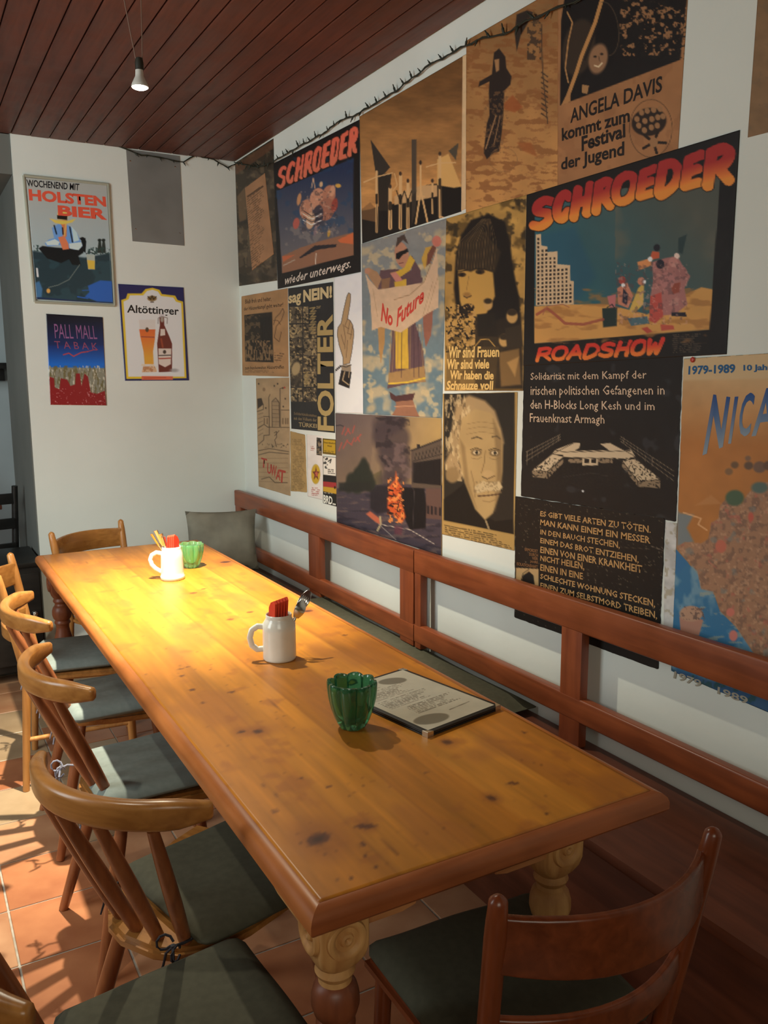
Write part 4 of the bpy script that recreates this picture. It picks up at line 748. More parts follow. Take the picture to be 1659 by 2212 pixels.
lettering(po, 'x', [T(A3, 'Startbahn', (684, 1150), (764, 1158), (764, 1170), (684, 1162), (40, 32, 20), .01), T(A3, 'Wald', (708, 1174), (740, 1178), (740, 1190), (708, 1186), (40, 32, 20), .01)], .0016)
def f(p): p.blot(4, .5, (40, 38, 34), .9, 4, A3((680, 1262))[0]+A3((712, 1340))[0]); p.line(A3((715, 1290), (735, 1275), (728, 1300)), 2, (40, 36, 30)); p.text(*A3((710, 1340))[0], *A3((765, 1375))[0], .1, 4, (80, 72, 60), .8); p.line(A3((676, 1254), (770, 1262), (770, 1395), (678, 1385), (676, 1254)), 1, (70, 64, 52))
panel('sticker', 'white sticker with black blots between the yellow and flag stickers', 'sticker', 'x', A3((675, 1252), (771, 1260), (772, 1396), (678, 1386)), f, .0013, base=(200, 194, 172), step=1, group='stickers by the bench')
def f(p):
    p.poly(A3((678, 1386), (774, 1398), (774, 1440), (678, 1430)), (36, 30, 26)); p.poly(A3((678, 1430), (774, 1440), (774, 1478), (678, 1466)), (170, 52, 48)); p.poly(A3((678, 1466), (774, 1478), (774, 1520), (678, 1500)), (206, 162, 44)); p.ell(*A3((762, 1474))[0], 1.8, 3, (40, 30, 24))
    p.text(*A3((684, 1504))[0], *A3((750, 1518))[0], .1, 3.6, (190, 180, 150), .9)
po = panel('sticker', 'sticker with a black, red and gold flag and white capitals', 'sticker', 'x', A3((678, 1384), (775, 1396), (776, 1608), (678, 1582)), f, .0018, base=(34, 32, 28), step=1, group='stickers by the bench')
lettering(po, 'x', [T(A3, 'BRD...', (682, 1524), (768, 1545), (768, 1600), (682, 1582), (206, 202, 180), .03)], .0018)

# --- map poster, torn along its lower edge
def f(p):
    top, mid = (166, 134, 84), (150, 92, 38)
    p.grad((1560, 790), top, (1550, 960), mid); p.tone(50, .08, 3)
    p.poly([(1478, 773), (1800, 750), (1790, 815), (1475, 822)], (168, 138, 88), 6); p.poly([(1464, 1100), (1470, 1108), (1500, 1112), (1485, 1140), (1500, 1170), (1464, 1180)], (88, 104, 100), 6, .8)
    sea = A8((60, 1400), (150, 1500), (230, 1600), (240, 1680), (330, 1720), (370, 1830), (480, 1940), (560, 2060), (640, 2180), (800, 2400), (900, 2700), (-20, 2700), (20, 1900)); p.poly(sea, (44, 88, 104), 3)
    p.blot(26, .5, (98, 122, 118), .8, 6, (1450, 1180, 1660, 1560), .15, (1, .6)); p.poly(A8((60, 1400), (150, 1500), (60, 1600)), (40, 84, 106), 6, .7)
    p.blot(10, .58, (136, 128, 96), .6, 66, A8((230, 1640))[0]+A8((520, 2150))[0], .08, (.35, 1.6))
    land = A8((70, 1395), (130, 1360), (240, 1370), (290, 1340), (310, 1230), (360, 1200), (370, 1110), (430, 1050), (520, 1100), (560, 1030), (640, 960), (800, 940), (1200, 1000), (1200, 2700), (900, 2700), (800, 2400), (640, 2180), (480, 1940), (370, 1830), (330, 1700), (240, 1680), (215, 1560), (140, 1480)); p.poly(land, (136, 96, 62), 3)
    b = A8((70, 940))[0]+(1800, 1560); m = p.C.copy(); p.blot(9, .5, (100, 72, 50), .7, 5, b, .16); p.blot(7, .6, (160, 118, 78), .7, 45, b, .12); p.blot(12, .68, (150, 80, 56), .6, 25, b, .1); p.blot(22, .68, (92, 98, 84), .5, 35, b, .12)
    I = Paint(p.X, p.Y, (0, 0, 0)); I.poly(land, (1, 1, 1), 3); a = I.C[:, :1]; p.C = m*(1-a)+p.C*a
    p.ell(*A8((470, 1060))[0], 20, 17, (62, 76, 48), soft=5); p.ell(*A8((640, 990))[0], 18, 12, (72, 84, 66), soft=5); p.ell(*A8((580, 1190))[0], 6, 10, (160, 74, 50), soft=3); p.ell(*A8((375, 1390))[0], 12, 14, (160, 84, 56), soft=4); p.ell(*A8((440, 1840))[0], 9, 9, (168, 92, 66), soft=3)
    p.line(A8((120, 1160), (240, 1200), (220, 1240), (280, 1280)), 3.4, (190, 138, 82), .8); p.poly(A8((200, 1110), (310, 1040), (380, 1100)), (160, 106, 54), 4, .6)
    for x, y, r, c in ((470, 835, 12, (92, 66, 38)), (560, 790, 9, (104, 76, 48)), (565, 840, 14, (84, 62, 40)), (640, 850, 20, (96, 70, 48)), (700, 840, 16, (84, 60, 40)), (430, 880, 12, (110, 78, 44))): p.ell(*A8((x, y))[0], r*.7, r*.62, c, soft=4)
    p.poly(A8((92, 1870), (255, 1890), (225, 2000), (100, 1970)), (146, 100, 72), 2); p.ell(*A8((172, 1850))[0], 25, 17, (150, 112, 78), soft=3); p.blot(5, .55, (84, 62, 48), .8, 9, A8((95, 1800))[0]+A8((262, 1890))[0]); p.ell(*A8((460, 2000))[0], 9, 12, (170, 96, 74), soft=3)
    p.poly([(1440, 1440), (1700, 1520), (1700, 1640), (1440, 1500)], (34, 60, 78), 6, .8); p.blot(10, .55, (30, 60, 52), .8, 19, (1450, 1440, 1700, 1600))
po = panel('poster', 'orange and blue map poster with crowded land, cut off by the frame edge', 'poster', 'x', [(1478, 773), (1800, 752), (1800, 1600), (1450, 1450)], f, .0024, base=(150, 100, 50), group='posters on the long wall', ragged=.006, seed=3)
B1 = ((22, 56, 96), (120, 128, 120)); B2 = (26, 72, 98)
lettering(po, 'x', [T(A8, '1979-1989', (156, 160), (474, 146), (474, 208), (153, 220), B2, .035), T(A8, '10 Jahre', (530, 152), (760, 146), (760, 198), (530, 204), B2, .035), T(A8, 'N', (300, 350), (440, 372), (420, 700), (250, 770), B1, .03, .2), T(A8, 'I', (465, 370), (495, 368), (450, 690), (425, 690), B1, .03, .05),
    T(A8, 'C', (520, 345), (610, 340), (580, 635), (490, 645), B1, .02, .1), T(A8, 'A', (640, 320), (750, 300), (740, 620), (585, 640), B1, .02, 0), T(A8, 'RAGUA', (775, 300), (1090, 250), (1080, 560), (755, 610), B1, .02, .1), T(A8, '1979   1989', (60, 2240), (560, 2420), (560, 2470), (50, 2290), (150, 140, 110), .02)], .0024)
cx, cy = 1498, 777
panel('poster', 'tan poster cut off by the frame at the upper right corner', 'poster', 'x', [(1640, -40), (1790, -60), (1770, 258), (1616, 297)], lambda p: p.tone(20, .08).blot(12, .64, (104, 82, 52), .5), .0012, base=(118, 88, 52), group='posters on the long wall')
P = on_x(1499, 777); o = MB().lathe([(.0001, 0), (.006, .0004), (.007, .002), (.005, .005), (.0001, .006)], k=14).xf(Matrix.Translation((WX-.0030, P[1], P[2]))@Matrix.Rotation(-math.pi/2, 4, 'Y')).build('push_pin', M['pin'], label='red push pin in the top corner of the map poster', cat='pin')

# ================================================================ SIGNS ON THE BACK WALL
PRINT[0] = .94
def f(p):
    p.grad((140, 400), (150, 154, 138), (140, 560), (142, 160, 152)); g = (34, 52, 54)
    p.poly(A1((200, 835), (300, 850), (540, 880), (700, 850), (722, 1175), (230, 1150)), g, 4); p.blot(30, .55, (44, 72, 74), .5, 4, (70, 560, 245, 655)); p.poly(A1((225, 1040), (250, 1030), (270, 1080), (265, 1130), (232, 1140)), (62, 104, 132), 3)
    p.poly(A1((560, 1060), (640, 1025), (715, 1030), (720, 1165), (620, 1160), (540, 1130), (570, 1100)), (40, 86, 150), 2); p.line(A1((495, 1130), (560, 1140)), 2.6, (40, 86, 150)); p.line(A1((525, 1090), (600, 1085)), 1.6, (40, 86, 150)); p.line(A1((220, 1135), (520, 1160), (715, 1172)), 3, (24, 40, 70))
    dk = (18, 22, 22); p.poly(A1((245, 820), (270, 805), (350, 815), (420, 820), (500, 800), (530, 760), (520, 750), (545, 755), (548, 800), (530, 850), (500, 870), (515, 930), (460, 925), (440, 890), (390, 915), (300, 885)), dk, 2); p.poly(A1((505, 755), (530, 748), (550, 775), (545, 850), (520, 830), (535, 790)), dk)
    p.poly(A1((330, 690), (370, 665), (440, 675), (490, 720), (525, 800), (500, 830), (440, 820), (380, 800), (300, 808), (285, 790), (310, 765), (345, 755)), (96, 140, 186), 2); p.poly(A1((440, 790), (520, 780), (525, 805), (500, 832), (445, 822)), (170, 192, 206)); p.poly(A1((290, 780), (350, 762), (380, 780), (370, 800), (300, 800)), (170, 192, 206)); p.poly(A1((455, 680), (490, 720), (505, 770), (470, 780)), (160, 184, 200))
    p.poly(A1((372, 640), (425, 640), (425, 740), (420, 750), (400, 745), (395, 680)), (184, 112, 64)); p.line(A1((420, 660), (410, 745)), 3, (206, 160, 84)); p.poly(A1((370, 750), (410, 740), (435, 790), (440, 825), (400, 830), (385, 790)), (200, 112, 70)); p.line(A1((345, 675), (360, 728)), 3, (26, 34, 36)); p.line(A1((445, 685), (462, 780)), 3, (26, 34, 36)); p.line(A1((398, 690), (402, 730)), 3, (40, 30, 30))
    p.poly(A1((315, 630), (360, 640), (430, 645), (485, 630), (460, 655), (400, 668), (350, 658)), (214, 176, 76), 2); p.poly(A1((365, 610), (370, 580), (400, 570), (432, 585), (430, 640), (365, 635)), (220, 184, 84)); p.poly(A1((364, 608), (430, 612), (428, 640), (364, 632)), (30, 26, 22))
    p.poly(A1((550, 860), (605, 860), (605, 955), (562, 955)), (150, 160, 140)); p.poly(A1((556, 895), (604, 900), (604, 955), (563, 950)), (206, 166, 60)); p.line(A1((550, 855), (575, 845), (605, 858)), 2, (34, 40, 36)); p.line(A1((508, 925), (440, 1020), (370, 1055), (310, 1070)), 1, (130, 140, 120)); p.ell(*A1((308, 1092))[0], 4, 5, (206, 150, 70))
    for x in (635, 660): p.poly(A1((x-6, 770), (x+8, 770), (x+14, 820), (x+14, 850), (x-14, 850), (x-12, 820)), (40, 48, 40)); p.ell(*A1((x, 768))[0], 4, 3, (30, 36, 30))
    p.blot(4, .5, (40, 60, 52), .9, 5, A1((215, 800))[0]+A1((245, 840))[0]); p.blot(4, .5, (40, 60, 52), .9, 6, A1((560, 815))[0]+A1((700, 860))[0]); p.line(A1((235, 950), (240, 1000)), 3.4, (226, 228, 214))
sg = panel('enamel_sign', 'tall framed enamel sign with a straw-hatted angler and orange capitals', 'sign', 'y', A1((165, 368), (682, 418), (722, 1172), (232, 1146)), f, .009, 1.4, 'enamel', base=(146, 156, 144), white=(170, 172, 158))
lettering(sg, 'y', [T(A1, 'WOCHENEND MIT', (166, 380), (506, 408), (504, 452), (172, 425), (28, 30, 30), .02), T(A1, 'HOLSTEN', (180, 440), (672, 490), (678, 556), (186, 515), (196, 78, 52), .045), T(A1, 'BIER', (366, 545), (676, 568), (684, 640), (370, 610), (196, 78, 52), .045)], .009, (170, 172, 158), 'enamel')
W = [on_y(*c) for c in A1((150, 355), (690, 412), (732, 1185), (222, 1162))]; b = MB()
for i in range(4):
    a, c = W[i], W[(i+1) % 4]; b.loft([(a[0], WY-.006, a[2]), (c[0], WY-.006, c[2])], rrect(.012, .014, .004))
b.build('sign_frame', M['alu'], sg)
def f(p):
    yl = (206, 176, 44); wh = (196, 198, 188); nv = (34, 36, 78)
    top = A1((775, 1150), (805, 1140), (815, 1108), (905, 1108), (930, 1080), (975, 1072), (1020, 1085), (1035, 1112), (1120, 1122), (1135, 1150), (1170, 1160), (1192, 1650), (808, 1655)); p.poly(top, yl)
    inn = A1((790, 1160), (822, 1145), (830, 1120), (915, 1120), (940, 1092), (975, 1084), (1010, 1096), (1028, 1124), (1108, 1134), (1125, 1160), (1158, 1170), (1180, 1640), (820, 1640)); p.poly(inn, wh)
    cx, cy = A1((972, 1140))[0]; p.ell(cx, cy, 10, 6, (120, 96, 50), soft=2); p.line([(cx-9, cy-4), (cx-3, cy+2), (cx, cy-6), (cx+3, cy+2), (cx+9, cy-4)], 2, (50, 40, 26)); p.line([(cx-3, cy+8), (cx+3, cy+8)], 2, (60, 48, 30))
    p.poly(A1((888, 1275), (994, 1275), (992, 1400), (980, 1480), (985, 1560), (1005, 1610), (908, 1615), (922, 1560), (915, 1480), (895, 1380)), (188, 184, 168)); p.grad(A1((940, 1340))[0], (198, 96, 44), A1((950, 1520))[0], (214, 150, 50), A1((890, 1338), (993, 1338), (990, 1400), (978, 1480), (982, 1560), (925, 1560), (918, 1480), (896, 1380)))
    p.poly(A1((915, 1575), (990, 1575), (1002, 1608), (908, 1612)), (170, 122, 80)); p.blot(4, .55, (206, 180, 140), .7, 3, A1((905, 1560))[0]+A1((1005, 1612))[0]); p.line(A1((905, 1385), (985, 1388)), 2.4, (150, 70, 50)); p.ell(*A1((940, 1340))[0], 3.6, 5, (80, 60, 40))
    p.poly(A1((1018, 1245), (1048, 1245), (1050, 1310), (1085, 1390), (1100, 1430), (1100, 1608), (1015, 1612), (1004, 1430), (1022, 1310)), (96, 40, 28)); p.poly(A1((1012, 1460), (1095, 1460), (1092, 1560), (1055, 1580), (1015, 1560)), (190, 180, 160)); p.line(A1((1018, 1525), (1088, 1522)), 2.6, (160, 70, 50)); p.line(A1((1016, 1505), (1090, 1503)), 2, (50, 44, 40)); p.ell(*A1((1052, 1482))[0], 3.5, 4, (60, 50, 40))
    p.poly(A1((1026, 1335), (1054, 1335), (1056, 1375), (1024, 1380)), (190, 180, 160)); p.poly(A1((1015, 1240), (1052, 1240), (1050, 1262), (1018, 1262)), (180, 176, 166)); p.line(A1((1010, 1300), (1012, 1265), (1035, 1255), (1070, 1265), (1068, 1300)), 1.6, (120, 110, 100)); p.ell(*A1((1036, 1275))[0], 3.4, 6, (150, 140, 120)); p.line(A1((1030, 1400), (1040, 1450)), 4, (150, 70, 40), .7)
    p.ell(*A1((1115, 1600))[0], 9, 4, (150, 150, 140), soft=4); p.poly(A1((905, 1636), (1105, 1638), (1105, 1660), (905, 1660)), (196, 96, 60)); p.line(A1((920, 1650), (1060, 1646)), 1.4, (160, 60, 40))
sg = panel('enamel_sign', 'white enamel sign with navy and yellow border, beer glass and swing-top bottle', 'sign', 'y', A1((754, 1047), (1173, 1070), (1208, 1664), (799, 1666)), f, .004, 1.2, 'enamel', base=(34, 36, 78), white=(178, 180, 168))
lettering(sg, 'y', [T(A1, 'Altöttinger', (812, 1180), (1142, 1196), (1144, 1262), (812, 1246), (30, 28, 26), .018)], .004, (178, 180, 168), 'enamel')
def f(p):
    p.grad(A1((480, 1250))[0], (18, 16, 26), A1((490, 1440))[0], (22, 40, 84)); p.grad(A1((490, 1440))[0], (22, 44, 96), A1((490, 1560))[0], (24, 96, 176), A1((290, 1440), (680, 1440), (680, 1600), (290, 1600)))
    p.poly(A1((312, 1580), (670, 1585), (682, 1830), (318, 1830)), (122, 122, 100), 2); p.blot(9, .5, (96, 88, 50), .8, 4, (100, 790, 230, 860), .1, (2, .6)); p.blot(5, .62, (190, 186, 160), .8, 6, (100, 790, 230, 860), .08, (2, .6))
    p.poly(A1((316, 1640), (345, 1650), (350, 1710), (380, 1720), (388, 1650), (430, 1660), (450, 1700), (480, 1690), (485, 1620), (510, 1620), (520, 1700), (540, 1620), (562, 1640), (580, 1740), (620, 1750), (670, 1730), (680, 1830), (318, 1830)), (126, 28, 28), 1.5)
    p.line(A1((405, 1500), (440, 1490), (470, 1510), (520, 1485), (560, 1480)), 2.4, (168, 60, 56)); p.line(A1((560, 1480), (600, 1468), (618, 1470)), 1.6, (168, 60, 56)); p.blot(3, .72, (200, 150, 140), .7, 8, (108, 840, 230, 876))
sg = panel('enamel_sign', 'small glossy sign fading from black to blue above a red skyline', 'sign', 'y', A1((294, 1238), (656, 1260), (681, 1824), (322, 1820)), f, .004, 1.3, 'enamel', base=(20, 24, 50), white=(178, 180, 168))
lettering(sg, 'y', [T(A1, 'PALL MALL', (344, 1302), (612, 1316), (622, 1400), (352, 1394), (130, 84, 120), -.004), T(A1, 'T A B A K', (345, 1412), (620, 1425), (628, 1470), (352, 1458), (128, 64, 84), .0)], .004, (178, 180, 168), 'enamel')
# plain grey sheet of metal with its screws
W = [on_y(*c) for c in ((272, 322), (388, 337), (398, 531), (286, 521))]; b = MB(); b._add([(w[0], WY-.0005, w[2]) for w in W]+[(w[0], WY-.003, w[2]) for w in W], [(0, 1, 2, 3), (4, 5, 6, 7), (0, 1, 5, 4), (1, 2, 6, 5), (2, 3, 7, 6), (3, 0, 4, 7)])
pl = b.build('metal_plate', M['zinc'], smooth=0, label='bare grey sheet metal plate screwed up under the ceiling', cat='plate')
for c in ((281, 348), (378, 361), (293, 495), (388, 504)):
    w = on_y(*c); MB().lathe([(.0001, 0), (.0045, 0), (.004, .0015), (.0001, .002)], k=10).xf(Matrix.Translation((w[0], WY-.003, w[2]))@Matrix.Rotation(math.pi/2, 4, 'X')).build('screw', M['steel'], pl)

# ================================================================ LAMP AND FAIRY LIGHTS
t = empty('hanging_lamp', LAMP, label='bare spot bulb hanging on two thin cords from the boards', cat='lamp')
MB().tube([(0.012, 0, .075), (.0145, 0, .15), (.018, 0, CZ-LAMP[2])], .0018, 6).build('cord', M['cord'], t)
MB().tube([(-.008, 0, .08), (-.02, 0, .15), (-.040, .005, CZ-LAMP[2])], .0018, 6).build('cord', M['cord'], t)
MB().lathe([(.0001, .085), (.010, .083), (.013, .07), (.013, .05), (.009, .048), (.0001, .048)], (.002, 0, 0), 20).build('socket', M['socket'], t)
MB().lathe([(.0001, .049), (.0115, .048), (.0125, .034), (.013, .030), (.017, .022), (.024, .008), (.0262, 0), (.0255, -.002), (.0001, -.002)], (.001, 0, 0), 28).build('bulb', M['lampbody'], t)
MB().lathe([(.0001, -.009), (.013, -.008), (.021, -.005), (.0248, -.0022), (.0001, -.0022)], (.001, 0, 0), 28).build('lens', M['glow'], t)

def fairy(name, label, wall, pts, seed):
    r = random.Random(seed); pr = on_x if wall == 'x' else on_y; nr = Vector((-1, 0, 0)) if wall == 'x' else Vector((0, -1, 0))
    root = empty(name, Vector(pr(*pts[0])), label=label, cat='fairy lights'); o0 = Vector(root.location)
    P = [Vector(pr(*p))+nr*.010-o0 for p in pts]; b = MB(); path = []
    for i in range(len(P)-1):
        n = max(2, int((P[i+1]-P[i]).length/.03))
        for k in range(n): path.append(P[i].lerp(P[i+1], k/n)+Vector((0, 0, r.uniform(-.003, .003)))+nr*r.uniform(0, .004))
    path.append(P[-1]); b.tube(path, .0026, 6); b.tube([p+Vector((0, 0, .004*math.sin(i*1.3)))+nr*.004*math.cos(i*1.3) for i, p in enumerate(path)], .0018, 5); b.build('cable', M['wire'], root)
    i = 2; acc = 0
    proto = MB().lathe([(.0001, 0), (.0032, .001), (.0036, .012), (.002, .014), (.0016, .022), (.0001, .024)], k=8)
    po = None
    for i in range(1, len(path)-1):
        acc += (path[i]-path[i-1]).length
        if acc < .055: continue
        acc = 0
        d = Vector((0, r.uniform(-.6, .6), r.choice((-1, 1, 1))*r.uniform(.5, 1))) if wall == 'x' else Vector((r.uniform(-.6, .6), 0, r.choice((-1, -1, 1))*r.uniform(.5, 1)))
        d += nr*r.uniform(.1, .6); qn = d.to_track_quat('Z', 'Y')
        if po is None: o = proto.build('bulb', M['wire'], root); po = o
        else: o = po.copy(); COL.objects.link(o); o.parent = root
        o.location = path[i]; o.rotation_euler = qn.to_euler(); s = r.uniform(.8, 1.35); o.scale = (s, s, s)
    return root
fairy('fairy_lights', 'dark unlit fairy light chain along the top edges of the posters', 'x', [(512, 352), (560, 362), (596, 350), (650, 318), (700, 292), (740, 262), (776, 248), (830, 215), (860, 198), (915, 155), (960, 128), (1000, 106), (1050, 84), (1110, 68), (1160, 40), (1230, 12), (1300, -22)], 2)
fairy('fairy_lights', 'short dark fairy light chain sagging across the grey metal plate into the corner', 'y', [(255, 318), (290, 332), (330, 340), (372, 346), (395, 352), (422, 336), (450, 342), (470, 352), (490, 362), (507, 356)], 5)

# ================================================================ BENCH
def bench(name, label, y0, y1, posts, dz0=0, dz1=0, lean=.0):
    """a wall bench between y0 (far) and y1 (near); posts = list of (far y, near y)"""
    XF, XB = WX-.072, WX-.040
    root = empty(name, (WX-.2, (y0+y1)/2, 0), label=label, cat='bench'); ox, oy = -(WX-.2), -(y0+y1)/2
    def rail(z0, z1, nm):
        b = MB(); n = 12; sec = rrect(XB-XF, z1-z0, .006)
        b.loft([((XF+XB)/2+ox, y0+(y1-y0)*k/n+oy, (z0+z1)/2+dz0+(dz1-dz0)*k/n) for k in range(n+1)], sec); return b.build(nm, M['bench'], root)
    rail(.800, .892, 'top_rail'); rail(.528, .600, 'lower_rail')
    for a, c in posts: MB().box(XF+.001+ox, XB-.001+ox, c+oy, a+oy, .511 if 2.03 < c < 3.62 else .4605, .808+dz0*.5+dz1*.5, .004).build('post', M['benchZ'], root)
    MB().box(1.335+ox, WX-.004+ox, min(y0, y1)+oy, max(y0, y1)+oy, .430, .460, .006).build('seat', M['bench_dark'], root)
    MB().box(1.385+ox, 1.405+ox, min(y0, y1)+.01+oy, max(y0, y1)-.01+oy, .0, .430, .002).build('front_board', M['bench_dark'], root)
    MB().box(1.385+ox, WX-.01+ox, y1+.002+oy, y1+.022+oy, .0, .430, .002).build('side_board', M['bench_dark'], root)
    return root
bench('wall_bench', 'reddish brown wall bench in the far corner, seat mostly hidden by the table', 4.690, 2.690, ((4.688, 4.60), (3.66, 3.535), (2.795, 2.692)))
bench('wall_bench', 'nearer reddish brown wall bench, its bare dark seat in the foreground', 2.684, .885, ((2.682, 2.640), (1.850, 1.762), (.98, .888)), .003, .020)
def pad(name, label, x0, x1, y0, y1, z0, h, m, cat='cushion', grp=None):
    b2 = bmesh.new(); nx, ny = 8, max(8, int((y1-y0)/.08)); b = MB(); vs = []; fs = []
    for s in (1, 0):
        for j in range(ny+1):
            for i in range(nx+1):
                u, v = i/nx, j/ny; e = min(min(u, 1-u)*(x1-x0), min(v, 1-v)*(y1-y0)); k = min(1, e/.02)**.5
                z = z0+h*(.5+.5*k)+.003*math.sin(7*u+3*v*5) if s else z0+h*.45*(1-k)
                vs.append((x0+(x1-x0)*u-(x0+x1)/2, y0+(y1-y0)*v-(y0+y1)/2, z))
    W = nx+1; o2 = W*(ny+1)
    for j in range(ny):
        for i in range(nx):
            a = j*W+i; fs.append((a, a+1, a+W+1, a+W)); fs.append((o2+a, o2+a+W, o2+a+W+1, o2+a+1))
    ring = [i for i in range(nx)]+[j*W+nx for j in range(ny)]+[ny*W+i for i in range(nx, 0, -1)]+[j*W for j in range(ny, 0, -1)]
    for k in range(len(ring)): a, c = ring[k], ring[(k+1) % len(ring)]; fs.append((a, o2+a, o2+c, c))
    b._add(vs, fs); o = b.build(name, m, smooth=60, label=label, cat=cat, group=grp); o.location = ((x0+x1)/2, (y0+y1)/2, 0); return o
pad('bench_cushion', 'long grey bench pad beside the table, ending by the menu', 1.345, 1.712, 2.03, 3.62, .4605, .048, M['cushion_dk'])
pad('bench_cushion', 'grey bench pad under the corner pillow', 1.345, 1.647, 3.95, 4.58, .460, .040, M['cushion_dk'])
# pillow leaning in the corner
def pillow():
    n = 14; b = MB(); vs, fs = [], []
    for s in (1, -1):
        for j in range(n+1):
            for i in range(n+1):
                u, v = i/n*2-1, j/n*2-1; w = .19*(1-.07*(1-abs(v)**2.2)*abs(u)**4); hh = .165*(1-.07*(1-abs(u)**2.2)*abs(v)**4)
                t = (max(0, (1-u**2)*(1-v**2)))**.42*.060; wr = .006*math.sin(5*u+4*v)*(1-u*u)*(1-v*v)+.008*math.exp(-((u+.35-.4*v)**2)*30)*(1-v*v)*(v < 1)
                vs.append((w*u, s*(t-(wr if s < 0 else 0)), hh*v))
    W = n+1; o2 = W*W
    for j in range(n):
        for i in range(n):
            a = j*W+i; fs.append((a, a+1, a+W+1, a+W)); fs.append((o2+a, o2+a+W, o2+a+W+1, o2+a+1))
    b._add(vs, fs); bmesh.ops.remove_doubles(b.bm, verts=b.bm.verts[:], dist=1e-5)
    return b.build('pillow', M['pillow'], smooth=70, label='grey square pillow leaning in the corner of the bench', cat='pillow')
o = pillow(); o.location = (1.445, 4.33, .674); o.rotation_euler = (math.radians(-14), math.radians(1), math.radians(-12))

# ================================================================ TABLE
TX0, TX1, TY0, TY1, TZ = .490, 1.192, 1.072, 3.985, .760
table = empty('dining_table', (.84, 2.53, 0), label='long pine dining table with rounded edge and turned legs', cat='table'); TO = Vector((-.84, -2.53, 0))
nu, nv = 100, 390
gx, gy = np.meshgrid(np.linspace(TX0, TX1, nu+1), np.linspace(TY0, TY1, nv+1)); X, Y = gx.ravel()*1000, gy.ravel()*1000    # millimetres across and along
p = Paint(X, Y, (188, 119, 36))
bw = 140
for i in range(5):
    x0 = TX0*1000+i*bw; c = [(184, 115, 34), (192, 123, 38), (178, 110, 31), (194, 125, 40), (182, 113, 34)][i]
    p.poly([(x0, 1000), (x0+bw, 1000), (x0+bw, 4100), (x0, 4100)], c, 2)
    if i: p.line([(x0, 1000), (x0+2, 4100)], 1.6, (146, 86, 32), .45, 3)
p.tone(90, .14, 3, (2.2, .25)).tone(16, .07, 5, (2.4, .12)).tone(5, .05, 15, (1, .04))
p.blot(160, .57, (160, 96, 44), .45, 8, None, .12, (1.3, .7)).blot(60, .66, (150, 84, 36), .4, 18, None, .1)
for kx, ky, rx, ry, a in ((688, 1812, 34, 14, 20), (790, 1785, 12, 16, 60), (1062, 1724, 12, 9, 20), (1108, 1692, 8, 10, 60), (965, 1603, 13, 9, 20), (783, 1824, 8, 5, 0), (787, 1848, 5, 3, 0), (557, 1580, 12, 6, -10), (522, 1581, 10, 4, 0), (664, 1320, 14, 4, 0),
                          (540, 1322, 8, 3, 0), (497, 1338, 8, 2, 0), (580, 1378, 6, 3, 0), (1133, 1582, 6, 4, 0), (390, 1445, 6, 2, 0), (405, 1441, 5, 2, 0), (440, 1272, 5, 2, 0), (418, 1281, 8, 2, 0), (487, 1214, 12, 4, 0), (760, 1896, 5, 4, 0), (730, 1898, 4, 3, 0), (810, 1873, 6, 3, 0), (1180, 1757, 8, 4, 0),
                          (500, 1495, 8, 3, 0), (415, 1490, 8, 3, 0), (438, 1518, 6, 2, 0), (392, 1460, 6, 3, 0), (594, 1752, 6, 4, 0), (710, 1699, 6, 4, 0), (650, 1682, 5, 3, 0), (920, 1668, 5, 3, 0), (745, 1372, 6, 3, 0), (1048, 1543, 7, 3, 0), (880, 1556, 4, 3, 0)):
    c = on_z(kx, ky, TZ)*1000; s = (c[1])/F_PX*1.05; R = rx*s
    if rx > 9: p.ell(c[0], c[1], R*2.0, R*2.8, (140, 78, 34), 0, R*1.6, .45)
    p.ell(c[0], c[1], R, max(R*.7, ry*s*1.8), (92, 50, 32), a, 4, .88); 
    if rx > 9: p.ell(c[0], c[1], R*.5, R*.35, (58, 34, 26), a, 5, .7)
for a, c in (((636, 1815), (712, 1850)), ((275, 1275), (290, 1268)), ((160, 1225), (172, 1227)), ((182, 1225), (198, 1222)), ((180, 1205), (190, 1218)), ((252, 1279), (286, 1270)), ((560, 1690), (600, 1720)), ((820, 1810), (862, 1848)), ((540, 1480), (640, 1560)), ((1120, 1640), (1180, 1655))):
    u, v = on_z(*a, TZ)*1000, on_z(*c, TZ)*1000; p.line([tuple(u[:2]), tuple(v[:2])], 1.6, (110, 62, 28), .7, 2)
r = random.Random(9)
for k in range(240):
    cx, cy = r.gauss(760, 160), r.uniform(1100, 3900); cx = min(1180, max(500, cx)); s = r.uniform(1.2, 3.2); p.ell(cx, cy, s, s*r.uniform(.6, 1.6), (112, 62, 28), r.uniform(0, 90), 3, r.uniform(.3, .8))
for k in range(46):
    cx, cy = r.uniform(520, 1160), r.uniform(1100, 3900); a = r.uniform(-.5, .5)+math.pi/2; l = r.uniform(15, 70); p.line([(cx, cy), (cx+l*math.cos(a), cy+l*math.sin(a))], 1.2, (140, 86, 40), r.uniform(.2, .5), 2)
C = np.clip(srgb(np.clip(p.C, 0, 255))*1.0, .004, .9)
V = np.stack([gx.ravel()+TO.x, gy.ravel()+TO.y, np.full(gx.size, TZ)], -1); G = np.arange(gx.size).reshape(nv+1, nu+1)
Q = np.stack([G[:-1, :-1], G[:-1, 1:], G[1:, 1:], G[1:, :-1]], -1).reshape(-1, 4)
ring = np.concatenate([G[0, :-1], G[:-1, -1], G[-1, :0:-1], G[:0:-1, 0]]); m_ = len(ring); j = np.arange(m_); lo = V[ring].copy(); lo[:, 2] = TZ-.03
SK = np.stack([ring[j], len(V)+j, len(V)+(j+1) % m_, ring[(j+1) % m_]], -1)
top = ink_mesh('tabletop', np.vstack([V, lo]), np.vstack([Q, SK]), np.vstack([C, C[ring]]), M['tabletop'], table)
